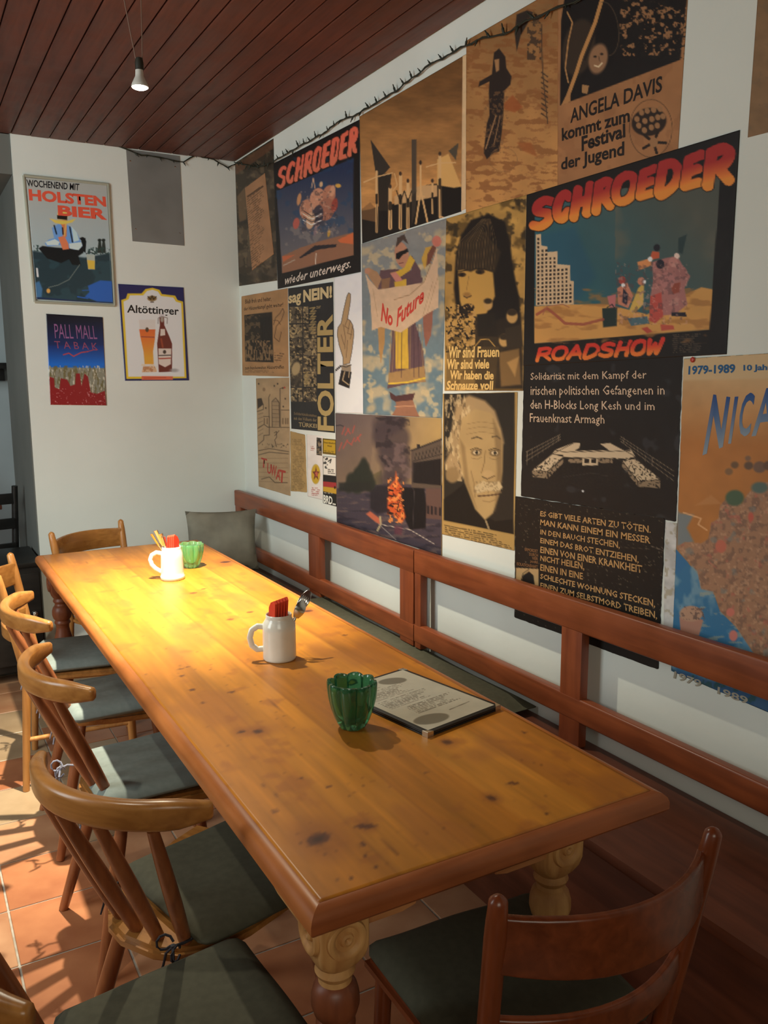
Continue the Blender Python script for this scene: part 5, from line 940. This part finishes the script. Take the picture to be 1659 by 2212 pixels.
# rounded edge strips, mitred at the corners
pr = [(0.0, -.0012), (.006, -.001), (.016, -.004), (.023, -.011), (.026, -.020), (.026, -.034), (.020, -.041), (.006, -.043), (-.0, -.043)]
cs = [(TX0, TY0), (TX1, TY0), (TX1, TY1), (TX0, TY1)]; nn = [(-1, -1), (1, -1), (1, 1), (-1, 1)]
for i in range(4):
    a, c = cs[i], cs[(i+1) % 4]; na, nc = nn[i], nn[(i+1) % 4]; b = MB(); vs = []; S = 10
    for k in range(S+1):
        t_ = k/S
        for o_, z in pr:
            ax, ay = a[0]+na[0]*o_, a[1]+na[1]*o_; cx, cy = c[0]+nc[0]*o_, c[1]+nc[1]*o_; vs.append((ax+(cx-ax)*t_+TO.x, ay+(cy-ay)*t_+TO.y, TZ+z))
    w = len(pr); fs = [(k*w+j, k*w+(j+1) % w, (k+1)*w+(j+1) % w, (k+1)*w+j) for k in range(S) for j in range(w)]+[tuple(range(w)), tuple(range(S*w, S*w+w))]
    b._add(vs, fs); b.build('edge_strip', M['edgeX'] if i % 2 == 0 else M['edge'], table, smooth=35)
LX0, LX1, LY0, LY1 = .490, 1.020, 1.110, 3.80; BS = .086
def leg(x, y, light, dx, dy):
    b = MB(); zt, zb = TZ-.031, .600; n = 10
    # square block whose corners are rounded off towards its foot
    path, secs = [], []
    for z, s, r_ in ((zt, 1, .004), (.66, 1, .004), (.640, 1.0, .006), (.625, .96, .012), (.612, .86, .022), (.603, .72, .026)): path.append((0, 0, z)); secs.append(rrect(BS*s, BS*s, min(r_, BS*s/2-.001), 4))
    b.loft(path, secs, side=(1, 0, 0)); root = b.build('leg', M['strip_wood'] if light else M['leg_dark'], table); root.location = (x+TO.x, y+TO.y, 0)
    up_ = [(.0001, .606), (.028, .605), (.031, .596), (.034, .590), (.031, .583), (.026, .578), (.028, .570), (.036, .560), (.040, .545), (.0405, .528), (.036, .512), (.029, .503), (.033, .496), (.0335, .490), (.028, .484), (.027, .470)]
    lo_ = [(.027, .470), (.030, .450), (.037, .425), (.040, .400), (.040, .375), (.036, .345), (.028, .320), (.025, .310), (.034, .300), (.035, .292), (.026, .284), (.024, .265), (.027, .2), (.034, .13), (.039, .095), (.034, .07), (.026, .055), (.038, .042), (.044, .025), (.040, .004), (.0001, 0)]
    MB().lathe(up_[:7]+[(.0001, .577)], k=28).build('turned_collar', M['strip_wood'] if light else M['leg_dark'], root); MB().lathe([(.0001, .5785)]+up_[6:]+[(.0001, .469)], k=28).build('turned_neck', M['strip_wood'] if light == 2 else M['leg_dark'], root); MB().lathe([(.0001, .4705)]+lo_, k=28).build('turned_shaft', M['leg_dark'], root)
    for ax, sg in (('y', dy), ('x', dx)):
        b = MB().lathe([(.0001, 0), (.0350, 0), (.0350, .0010), (.0330, .0068), (.0290, .0082), (.0245, .0070), (.0200, .0014), (.0125, .0012), (.0105, .0055), (.0065, .0070), (.0030, .0050), (.0001, .001)], k=32)
        R = Matrix.Rotation(math.pi/2*(1 if sg < 0 else -1), 4, 'X') if ax == 'y' else Matrix.Rotation(math.pi/2*sg, 4, 'Y')
        off = Vector((0, sg*BS/2, .668)) if ax == 'y' else Vector((sg*BS/2, 0, .668)); b.xf(Matrix.Translation(off)@R).build('rosette', M['strip_wood'] if light else M['leg_dark'], root)
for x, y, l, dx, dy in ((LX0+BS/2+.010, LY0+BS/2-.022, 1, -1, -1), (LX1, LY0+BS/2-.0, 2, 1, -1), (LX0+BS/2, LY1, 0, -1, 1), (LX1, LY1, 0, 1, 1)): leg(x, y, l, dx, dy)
def apron(x0, y0, x1, y1, m, z0=.655):
    """apron board whose underside steps up from a deep end into a shallow middle"""
    Ln = math.hypot(x1-x0, y1-y0); pts = [(0, TZ-.031), (Ln, TZ-.031), (Ln, z0)]
    prof = ((.0, 0), (.10, 0), (.128, .006), (.136, .022), (.160, .030), (.185, .033), (.20, .046))
    e = min(1, Ln/2/.22); pts += [(Ln-a*e, z0+h) for a, h in prof[1:]]+[(a*e, z0+h) for a, h in prof[::-1]]
    b = MB().prism([(u, v) for u, v in pts[::-1]], -.011, .011, .0015); a = math.atan2(y1-y0, x1-x0)
    b.xf(Matrix.Translation((x0+TO.x, y0+TO.y, 0))@Matrix.Rotation(a, 4, 'Z')@Matrix.Rotation(math.pi/2, 4, 'X')); return b.build('apron', m, table)
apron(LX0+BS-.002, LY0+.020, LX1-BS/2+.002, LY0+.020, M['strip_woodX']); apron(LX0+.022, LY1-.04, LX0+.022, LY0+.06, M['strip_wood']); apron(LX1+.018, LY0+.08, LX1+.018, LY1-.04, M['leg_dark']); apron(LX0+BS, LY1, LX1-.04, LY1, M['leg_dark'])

# ================================================================ CHAIRS
def arc(cx, r, half, n, z):
    return [(cx-r*math.cos(a), r*math.sin(a), z) for a in [half*(2*k/n-1) for k in range(n+1)]]
def bow_chair(name, label, m, my):
    """round-backed chair: thick curved top rail on four spindles, board seat, splayed legs. Faces +x."""
    t = empty(name, label=label, cat='chair', group='wooden chairs around the table')
    n = 20; P = []; RR, CX, HA = .2726, -.0624, math.radians(51.5)
    for k in range(n+1):
        a = HA*(2*k/n-1); P.append((CX-RR*math.cos(a), RR*math.sin(a), .788+.006*math.cos(a)))
    S = []
    for k in range(n+1):
        e = min(k, n-k)/n; s = min(1, .62+e*3.2); S.append(rrect(.030*min(1, .8+e*2), .056*s, .0125*min(1, .8+e), 4))
    d0, d1 = (Vector(P[0])-Vector(P[1])).normalized(), (Vector(P[-1])-Vector(P[-2])).normalized()
    for dd, sc in ((.006, .88), (.010, .6)): S = [[(q[0]*sc, q[1]*sc) for q in rrect(.024, .037, .0098, 4)]]+S+[[(q[0]*sc, q[1]*sc) for q in rrect(.024, .037, .0098, 4)]]; P = [tuple(Vector(P[0])+d0*(dd if dd < .008 else .004))]+P+[tuple(Vector(P[-1])+d1*(dd if dd < .008 else .004))]
    MB().loft(P, S).build('top_rail', my, t, smooth=60)
    for yb, yt, xb in ((-.086, -.142, -.165), (-.029, -.048, -.180), (.029, .048, -.180), (.086, .142, -.165)):
        top = Vector((CX-math.sqrt(RR*RR-yt*yt), yt, .768)); bot = Vector((xb, yb, .446)); k = 8
        MB().tube([bot.lerp(top, i/k) for i in range(k+1)], [.0105+.0048*math.sin(math.pi*min(1, .15+i/k*.85)) for i in range(k+1)], 14).build('spindle', m, t, smooth=60)
    o = [(.192, -.195), (.202, -.12), (.205, 0), (.202, .12), (.192, .195), (.10, .198), (-.06, .172), (-.150, .142), (-.195, .095), (-.215, .04), (-.215, -.04), (-.195, -.095), (-.150, -.142), (-.06, -.172), (.10, -.198)]
    MB().prism(o, .418, .448, .009).build('seat', my, t, smooth=50)
    for sx, sy in ((-1, -1), (-1, 1), (1, -1), (1, 1)):
        a = Vector((-.135 if sx < 0 else .150, sy*(.105 if sx < 0 else .15), .425)); c = Vector((-.245 if sx < 0 else .205, sy*(.19 if sx < 0 else .195), .001)); k = 10
        MB().tube([a.lerp(c, i/k) for i in range(k+1)], [.013+.0048*math.sin(math.pi*(i/k)**.7) for i in range(k+1)], 14).build('leg', m, t, smooth=60)
    return t
def ladder_chair(name, label, m, my):
    """two round back posts holding a curved slat, board seat. Faces +x."""
    t = empty(name, label=label, cat='chair', group='wooden chairs around the table')
    for sy in (-1, 1):
        foot = Vector((-.215, sy*.190, .001)); mid = Vector((-.185, sy*.178, .44)); top = Vector((-.255, sy*.200, .838)); path, rad = [], []
        for i in range(9): path.append(foot.lerp(mid, i/8)); rad.append(.0125+.004*i/8)
        for i in range(1, 13): path.append(mid.lerp(top, i/12)); rad.append(.0165 if i < 11 else (.0155 if i == 11 else .0135))
        d = (top-mid).normalized(); path += [top+d*.006, top+d*.010]; rad += [.0085, .001]; MB().tube(path, rad, 18).build('back_post', m, t, smooth=60)
        MB().tube([(.185, sy*.185, .001), (.178, sy*.178, .22), (.17, sy*.172, .43)], [.0125, .016, .017], 14).build('leg', m, t, smooth=60)
        MB().tube([(-.20, sy*.184, .2), (.18, sy*.18, .22)], [.009, .009], 10).build('stretcher', m, t, smooth=60)
    for z, h, b_, dx in ((.762, .098, .072, 0), (.600, .050, .060, .03)):
        P = []
        for k in range(15):
            u = 2*k/14-1; yy = u*(.192-.012*(.8-z)/.2); P.append((-.243+dx-b_*(1-u*u), yy, z))
        MB().loft(P, [rrect(.015, h*(.92+.08*math.sin(math.pi*k/14)), .0055, 3) for k in range(15)]).build('back_slat', my, t, smooth=50)
    MB().prism([(.2, -.2), (.2, .2), (-.19, .175), (-.205, .12), (-.205, -.12), (-.19, -.175)], .418, .446, .008).build('seat', my, t, smooth=50)
    return t
CHAIRS = {}
def cushion(label, x, y, rot, wb, wf, dp, m, ties, z=.4475, h=.040, rr=.03):
    t = bpy.data.objects.new; n = 14; b = MB(); vs, fs = [], []
    for s in (1, 0):
        for j in range(n+1):
            for i in range(n+1):
                u, v = i/n*2-1, j/n*2-1; cu = max(0, abs(u)-(1-rr/dp*2))/(rr/dp*2); cv = max(0, abs(v)-(1-rr/wb*2))/(rr/wb*2)
                f_ = 1.0 if (cu == 0 or cv == 0) else 1/max(1, math.hypot(cu, cv))
                uu = u if f_ == 1 else math.copysign(1-rr/dp*2+cu*f_*rr/dp*2, u); vv = v if f_ == 1 else math.copysign(1-rr/wb*2+cv*f_*rr/wb*2, v)
                w = wb+(wf-wb)*(uu+1)/2; e = min(1-abs(u), 1-abs(v)); k = min(1, e/.13)**.5
                vs.append((uu*dp/2, vv*w/2, z+(h*(.55+.45*k)+.002*math.sin(6*u+2)*math.cos(5*v) if s else h*.4*(1-k))))
    W = n+1; o2 = W*W
    for j in range(n):
        for i in range(n): a = j*W+i; fs.append((a, a+1, a+W+1, a+W)); fs.append((o2+a, o2+a+W, o2+a+W+1, o2+a+1))
    rg = [i for i in range(n)]+[j*W+n for j in range(n)]+[n*W+i for i in range(n, 0, -1)]+[j*W for j in range(n, 0, -1)]
    for k in range(len(rg)): a, c = rg[k], rg[(k+1) % len(rg)]; fs.append((a, o2+a, o2+c, c))
    b._add(vs, fs); o = b.build('seat_cushion', m, smooth=60, label=label, cat='cushion', group='cushions on the chairs'); o.location = (x, y, 0); o.rotation_euler = (0, 0, rot)
    for sy, mt in ties:
        r = random.Random(int(x*100)+sy); base = Vector((-dp/2+.01, sy*wb/2*.72, z+.012)); B = MB()
        B.tube([base, base+Vector((-.03, sy*.008, .006)), base+Vector((-.05, 0, .004))], .0028, 6)
        for s2 in (-1, 1):
            B.tube([base+Vector((-.05+.014*math.cos(a)-.006, s2*(.012+.016*math.sin(a/2)), .004+.016*math.sin(a))) for a in [k*.7 for k in range(9)]], .0026, 6)
            B.tube([base+Vector((-.05, 0, .004)), base+Vector((-.058, s2*.014, -.014)), base+Vector((-.060, s2*.022, -.040)), base+Vector((-.066, s2*.026, -.062))], [.0028, .0028, .0026, .002], 6)
        B.lathe([(.0001, -.005), (.005, -.003), (.005, .003), (.0001, .005)], tuple(base+Vector((-.05, 0, .004))), 8).build('tie', M[mt], o)
    return o
R_ = math.radians
c0 = bow_chair('bow_back_chair', '', M['brown'], M['honeyY'])
for i, (x, y, rz, lb) in enumerate(((.300, 1.215, 0, 'round-backed chair nearest the camera, cut off by the lower left corner'), (.495, 1.672, 32, 'round-backed wooden chair second from the camera, its curved back fully in view'),
                                    (.553, 2.280, 5, 'round-backed wooden chair with light cushion, third from the camera'), (.570, 2.910, 0, 'small-looking round-backed chair, farthest of the round-backed ones'))):
    c = c0 if i == 0 else copy_tree(c0)
    c.location = (x, y, 0); c.rotation_euler = (0, 0, R_(rz)); c['label'] = lb; CHAIRS[i] = c
l0 = ladder_chair('slat_back_chair', '', M['honey'], M['honeyY'])
for i, (x, y, rz, lb) in enumerate(((.540, 3.420, -12, 'honey slat-backed chair farthest along the left side of the table'), (.845, 3.945, -62, 'honey slat-backed chair at the far end of the table by the wall'))):
    c = l0 if i == 0 else copy_tree(l0)
    c.location = (x, y, 0); c.rotation_euler = (0, 0, R_(rz)); c['label'] = lb
c = ladder_chair('slat_back_chair', 'reddish slat-backed chair in the near right foreground at the table end', M['red'], M['redY']); c.location = (.872, 1.085, 0); c.rotation_euler = (0, 0, R_(92-6))
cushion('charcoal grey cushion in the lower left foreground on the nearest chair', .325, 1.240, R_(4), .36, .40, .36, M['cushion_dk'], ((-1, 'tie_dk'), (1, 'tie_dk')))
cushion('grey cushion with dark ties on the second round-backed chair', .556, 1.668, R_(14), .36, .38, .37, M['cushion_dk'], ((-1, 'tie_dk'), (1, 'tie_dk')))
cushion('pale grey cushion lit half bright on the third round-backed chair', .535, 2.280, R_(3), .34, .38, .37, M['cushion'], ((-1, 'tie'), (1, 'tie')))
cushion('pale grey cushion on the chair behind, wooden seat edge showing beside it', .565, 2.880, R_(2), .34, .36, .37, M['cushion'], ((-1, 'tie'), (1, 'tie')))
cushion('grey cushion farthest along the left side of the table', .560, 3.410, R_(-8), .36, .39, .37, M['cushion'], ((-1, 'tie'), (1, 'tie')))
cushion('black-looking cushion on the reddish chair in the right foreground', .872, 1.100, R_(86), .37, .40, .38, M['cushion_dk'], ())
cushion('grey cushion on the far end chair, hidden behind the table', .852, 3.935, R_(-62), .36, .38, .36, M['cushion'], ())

# ================================================================ THINGS ON THE TABLE
def mug(label, x, y, rz, base_ring):
    prof = [(.0001, .0), (.043, .0), (.0465, .003)]
    prof += [(.0475, .013), (.0445, .018)] if base_ring else [(.0470, .008)]
    prof += [(.0440 if base_ring else .0468, .03), (.0425 if base_ring else .0466, .085), (.0415 if base_ring else .0462, .104), (.0375, .117), (.0365, .122), (.0368, .1285), (.0355, .131), (.0335, .129), (.0330, .118), (.038, .105), (.041, .09), (.041, .012), (.0001, .010)]
    o = MB().lathe(prof, k=48).build('beer_mug', M['stone'], smooth=45, label=label, cat='mug', group='stoneware mugs of cutlery'); o.location = (x, y, TZ); o.rotation_euler = (0, 0, rz)
    if base_ring: P = [(-.040, 0, .104), (-.058, 0, .108), (-.076, 0, .098), (-.083, 0, .080), (-.078, 0, .060), (-.064, 0, .044), (-.048, 0, .034), (-.042, 0, .030)]
    else: P = [(-.043, 0, .096), (-.060, 0, .098), (-.076, 0, .088), (-.082, 0, .066), (-.077, 0, .044), (-.062, 0, .031), (-.045, 0, .032)]
    Q_ = []
    for i in range(len(P)-1):
        for k in range(3): Q_.append(tuple(Vector(P[i]).lerp(Vector(P[i+1]), k/3)))
    Q_.append(P[-1]); MB().loft(Q_, rrect(.017, .0115, .0055, 4), side=(0, 1, 0)).build('handle', M['stone'], o, smooth=60); return o
MX1, MY1, MX2, MY2 = .875, 3.245, .872, 2.145
mug('tapered white stoneware mug at the far end holding knives and a napkin', MX1, MY1, R_(-22), True); mug('straight off-white stoneware mug in mid table holding napkins and spoons', MX2, MY2, R_(-18), False)
def cut(kind, label, base, tip, roll=0):
    """cutlery standing in a mug; base = lower end, tip = upper end"""
    a, c = Vector(base), Vector(tip); Ln = (c-a).length; b = MB()
    b.loft([(0, 0, 0), (0, 0, Ln*.25), (0, 0, Ln*.55), (0, 0, Ln*.68)], [rrect(.020, .0025, .0012), rrect(.014, .0026, .0012), rrect(.006, .003, .0012), rrect(.0055, .003, .0012)], side=(0, 1, 0))
    if kind == 'spoon':
        n = 9; b2 = []; path, secs = [], []
        for i in range(n): u = i/(n-1); path.append((0, .008*math.sin(math.pi*u), Ln*(.68+.32*u))); w = .0050+.0115*math.sin(math.pi*min(.97, .05+u*.93))**.7; secs.append(rrect(w*1.9, .0022, .001))
        b.loft(path, secs, side=(0, 1, 0))
    elif kind == 'fork':
        b.loft([(0, 0, Ln*.68), (0, .002, Ln*.74), (0, .004, Ln*.80), (0, .003, Ln*.84)], [rrect(.0055, .003, .0012), rrect(.018, .0025, .001), rrect(.023, .0022, .001), rrect(.023, .0022, .001)], side=(0, 1, 0))
        for k in range(4): xx = -.0095+k*.00633; b.loft([(xx, .003, Ln*.835), (xx, .003, Ln*.92), (xx*.9, -.002, Ln)], [rrect(.0036, .002, .0008), rrect(.003, .002, .0008), rrect(.0014, .001, .0004)], side=(0, 1, 0))
    else: b.loft([(0, 0, Ln*.68), (0, 0, Ln*.74), (0, 0, Ln)], [rrect(.0075, .005, .002), rrect(.012, .006, .0025), rrect(.017, .0065, .003)], side=(0, 1, 0))
    qn = (c-a).to_track_quat('Z', 'Y'); o = b.build(kind, M['steel'], smooth=50, label=label, cat='cutlery', group='cutlery standing in the mugs'); o.location = a; o.rotation_euler = (qn.to_matrix()@Matrix.Rotation(roll, 3, 'Z')).to_euler(); return o
z0 = TZ+.016
def tipat(px, py, Y): return tuple(on_y(px, py, Y))
cut('spoon', 'spoon leaning right in the mid table mug, bowl uppermost', (MX2-.008, MY2-.02, z0), tipat(655, 1296, MY2-.01), R_(70)); cut('spoon', 'slim teaspoon tipped farthest right in the mid table mug', (MX2-.016, MY2+.008, z0), tipat(669, 1277, MY2+.01), R_(60)); cut('fork', 'fork between the spoons in the mid table mug', (MX2-.022, MY2, z0), tipat(662, 1288, MY2), R_(80))
for i, (px, py, kd, lb) in enumerate(((327, 1153, 'knife', 'leftmost knife in the far mug, tip highest to the left'), (336, 1146, 'knife', 'tall knife second from the left in the far mug'), (347, 1153, 'knife', 'knife in the middle of the far mug'), (353, 1160, 'knife', 'knife right beside the napkin in the far mug'))):
    cut('knife' if kd == 'knife' else 'knife', lb, (MX1+.020-.006*i, MY1+.012-.008*i, z0), tipat(px, py, MY1+.02-.01*i), R_(20+35*i))
def napkins(label, c, W_, H_, lean, rz, folds=5):
    o = empty('napkin_stack', c, 0, label=label, cat='napkins')
    for k in range(folds):
        y = (k-(folds-1)/2)*.0085; t = .0022; b = MB(); hh = H_*(1-.02*k); vs = []
        # folded sheet: two leaves meeting in a fold, top corner slanting
        for (dy, f_) in ((-t, 0), (t, 1)):
            vs += [(-W_/2, y+dy, 0), (W_/2, y+dy, 0), (W_/2, y+dy*1.6, hh*.72), (W_*.18, y+dy*1.8, hh*.90), (-W_*.30, y+dy*1.6, hh), (-W_/2, y+dy*1.4, hh*.93)]
        fs = [(0, 1, 2, 3, 4, 5), (11, 10, 9, 8, 7, 6)]+[(i, (i+1) % 6, 6+(i+1) % 6, 6+i) for i in range(6)]
        b._add(vs, fs); b.build('napkin', M['napkin'], o, smooth=0)
    o.rotation_euler = (R_(lean[0]), R_(lean[1]), rz); return o
napkins('row of folded red napkins in the mid table mug', (MX2-.006, MY2-.003, TZ+.078), .040, .106, (2, -4), R_(92)); napkins('folded red napkin fan in the far mug', (MX1+.004, MY1-.004, TZ+.085), .036, .094, (0, 4), R_(40), 4)
def bowl(label, x, y, s, m, rz):
    k = 96; prof = [(.0001, 0), (.026, 0), (.031, .004), (.040, .020), (.049, .045), (.055, .070), (.0575, .092), (.058, .104), (.0565, .108), (.050, .108), (.0475, .103), (.0465, .088), (.043, .065), (.037, .042), (.027, .024), (.015, .018), (.0001, .017)]
    b = MB(); vs, fs = [], []; n = len(prof)
    for i, (r_, z) in enumerate(prof):
        for j in range(k):
            a = 2*math.pi*j/k; d = .15*min(1, r_/.03)*(1-abs(math.cos(4*a))**.75); q_ = r_*(1-d); vs.append((q_*math.cos(a)*s, q_*math.sin(a)*s, z*s+(.003*s*abs(math.cos(4*a)) if 6 < i < 11 else 0)))
    for i in range(n-1):
        for j in range(k): fs.append((i*k+j, i*k+(j+1) % k, (i+1)*k+(j+1) % k, (i+1)*k+j))
    fs += [tuple(range(k))[::-1], tuple(range((n-1)*k, n*k))]; b._add(vs, fs)
    o = b.build('glass_bowl', m, smooth=60, label=label, cat='bowl', group='green glass bowls'); o.location = (x, y, TZ+.0003); o.rotation_euler = (0, 0, rz); return o
bowl('dark green fluted glass bowl in front of the menu', .832, 1.622, 1.0, M['glass'], R_(8)); bowl('light green fluted glass bowl behind the far mug', 1.000, 3.405, .92, M['glass2'], R_(20))
# menu: black cover, clear page with print, metal corners
A_, B_, C_, D_ = (np.array(v) for v in ((.892, 1.823), (1.134, 1.872), (1.166, 1.527), (.932, 1.487)))
ctr = (A_+B_+C_+D_)/4; ux = (B_-A_)/np.linalg.norm(B_-A_); ang = math.atan2(ux[1], ux[0]); MW, MH = .240, .345
menu = MB().box(-MW/2, MW/2, -MH/2, MH/2, 0, .004, .0012).box(-MW/2+.001, MW/2-.001, -MH/2+.001, MH/2-.001, .0045, .008, .0012).box(-MW/2, MW/2, -MH/2, MH/2, .0085, .0115, .0012).build('menu', M['black'], label='black bordered laminated menu lying on the table', cat='menu'); menu.location = (ctr[0], ctr[1], TZ+.0005); menu.rotation_euler = (0, 0, ang)
nu, nv = 96, 138; gx, gy = np.meshgrid(np.linspace(-MW/2+.010, MW/2-.010, nu+1), np.linspace(-MH/2+.010, MH/2-.010, nv+1)); X, Y = gx.ravel()*1000, -gy.ravel()*1000
p = Paint(X, Y, (172, 166, 150)); p.tone(40, .05)
p.ell(34, -118, 38, 22, (98, 94, 82), 20, 3, .9); p.ell(-60, 122, 46, 26, (98, 94, 82), 10, 3, .9)
for y0, y1, xa, xb in ((-96, -40, -90, 40), (-30, 20, -92, 60), (30, 84, -60, 86)): p.text(xa, y0, xb, y1, 0, 7.5, (92, 86, 76), .8, int(y0))
p.line([(-90, -104), (-20, -106)], 3, (90, 84, 74), .8); p.line([(10, 112), (80, 108)], 3.4, (84, 78, 70), .8)
V = np.stack([gx.ravel(), gy.ravel(), np.full(gx.size, .0121)], -1); G = np.arange(gx.size).reshape(nv+1, nu+1); Q = np.stack([G[:-1, :-1], G[:-1, 1:], G[1:, 1:], G[1:, :-1]], -1).reshape(-1, 4)
ink_mesh('printed_page', V, Q, np.clip(srgb(p.C)*1.15, 0, .8), M['sheet'], menu)
for sx in (-1, 1):
    for sy in (-1, 1):
        b = MB().prism([(0, 0), (.018, 0), (0, .018)], -.0008, .0128, .0006).xf(Matrix.Scale(sx, 4, (1, 0, 0))@Matrix.Scale(sy, 4, (0, 1, 0))); b.xf(Matrix.Translation((-sx*(MW/2+.0006), -sy*(MH/2+.0006), 0))); b.build('metal_corner', M['brass'], menu)

# ================================================================ BEYOND THE OPENING
t = empty('side_table', (-.05, 6.2, 0), label='brown-topped table in the dark room beyond the opening', cat='table')
MB().box(-.55, .55, -.4, .4, .720, .750, .006).build('tabletop', M['bench_dark'], t)
for sx in (-1, 1):
    for sy in (-1, 1): MB().lathe([(.0001, .72), (.035, .72), (.035, .6), (.022, .58), (.03, .5), (.02, .3), (.028, .1), (.02, 0), (.0001, 0)], (sx*.48, sy*.33, 0), 14).build('leg', M['blackwood'], t)
def dark_chair(label, x, y, rz):
    t = empty('dark_chair', (x, y, 0), R_(rz), label=label, cat='chair', group='dark chairs beyond the opening')
    for sy in (-1, 1):
        MB().tube([(-.22, sy*.19, 0), (-.19, sy*.19, .45), (-.25, sy*.2, .95)], [.016, .02, .016], 10).build('back_post', M['blackwood'], t); MB().tube([(.18, sy*.18, 0), (.17, sy*.17, .43)], [.014, .02], 10).build('leg', M['blackwood'], t)
    for z in (.6, .74, .88): MB().box(-.255+.02*(.9-z), -.235+.02*(.9-z), -.19, .19, z-.03, z+.03, .006).build('back_slat', M['blackwood'], t)
    MB().box(-.21, .2, -.2, .2, .42, .45, .01).build('seat', M['blackwood'], t); return t
dark_chair('black chair nearest the grey wall end, beyond the opening', .27, 5.30, 100); dark_chair('black chair tucked behind the brown-topped table beyond the opening', .10, 6.95, -90)
t = empty('sideboard', (.33, 4.72, 0), label='low black sideboard against the grey wall end', cat='cabinet')
MB().box(-.30, .215, -.20, .24, .06, .60, .008).build('body', M['blackwood'], t); MB().box(-.31, .222, -.21, .25, .60, .625, .006).build('top', M['blackwood'], t)
for x in (-.17, .085): d = MB().box(x-.12, x+.12, -.212, -.2, .1, .57, .004).build('door', M['blackwood'], t); MB().lathe([(.0001, 0), (.01, 0), (.012, .012), (.0001, .018)], k=12).xf(Matrix.Translation((x+.09, -.212, .36))@Matrix.Rotation(math.pi/2, 4, 'X')).build('knob', M['steel'], d)
for sx in (-.28, .2):
    for sy in (-.18, .22): MB().lathe([(.0001, .06), (.02, .06), (.026, .03), (.016, 0), (.0001, 0)], (sx, sy, 0), 12).build('foot', M['blackwood'], t)
w = on_y(6, 792, 7.99); tag(MB().box(w[0]-.30, w[0]+.06, 7.80, 7.999, w[2]-.02, w[2]+.03, .004).box(w[0]-.2, w[0]+.0, 7.9, 7.999, w[2]-.12, w[2]-.01, .004).build('shelf', M['blackwood']), 'small black shelf bracket on the far room wall', 'shelf')
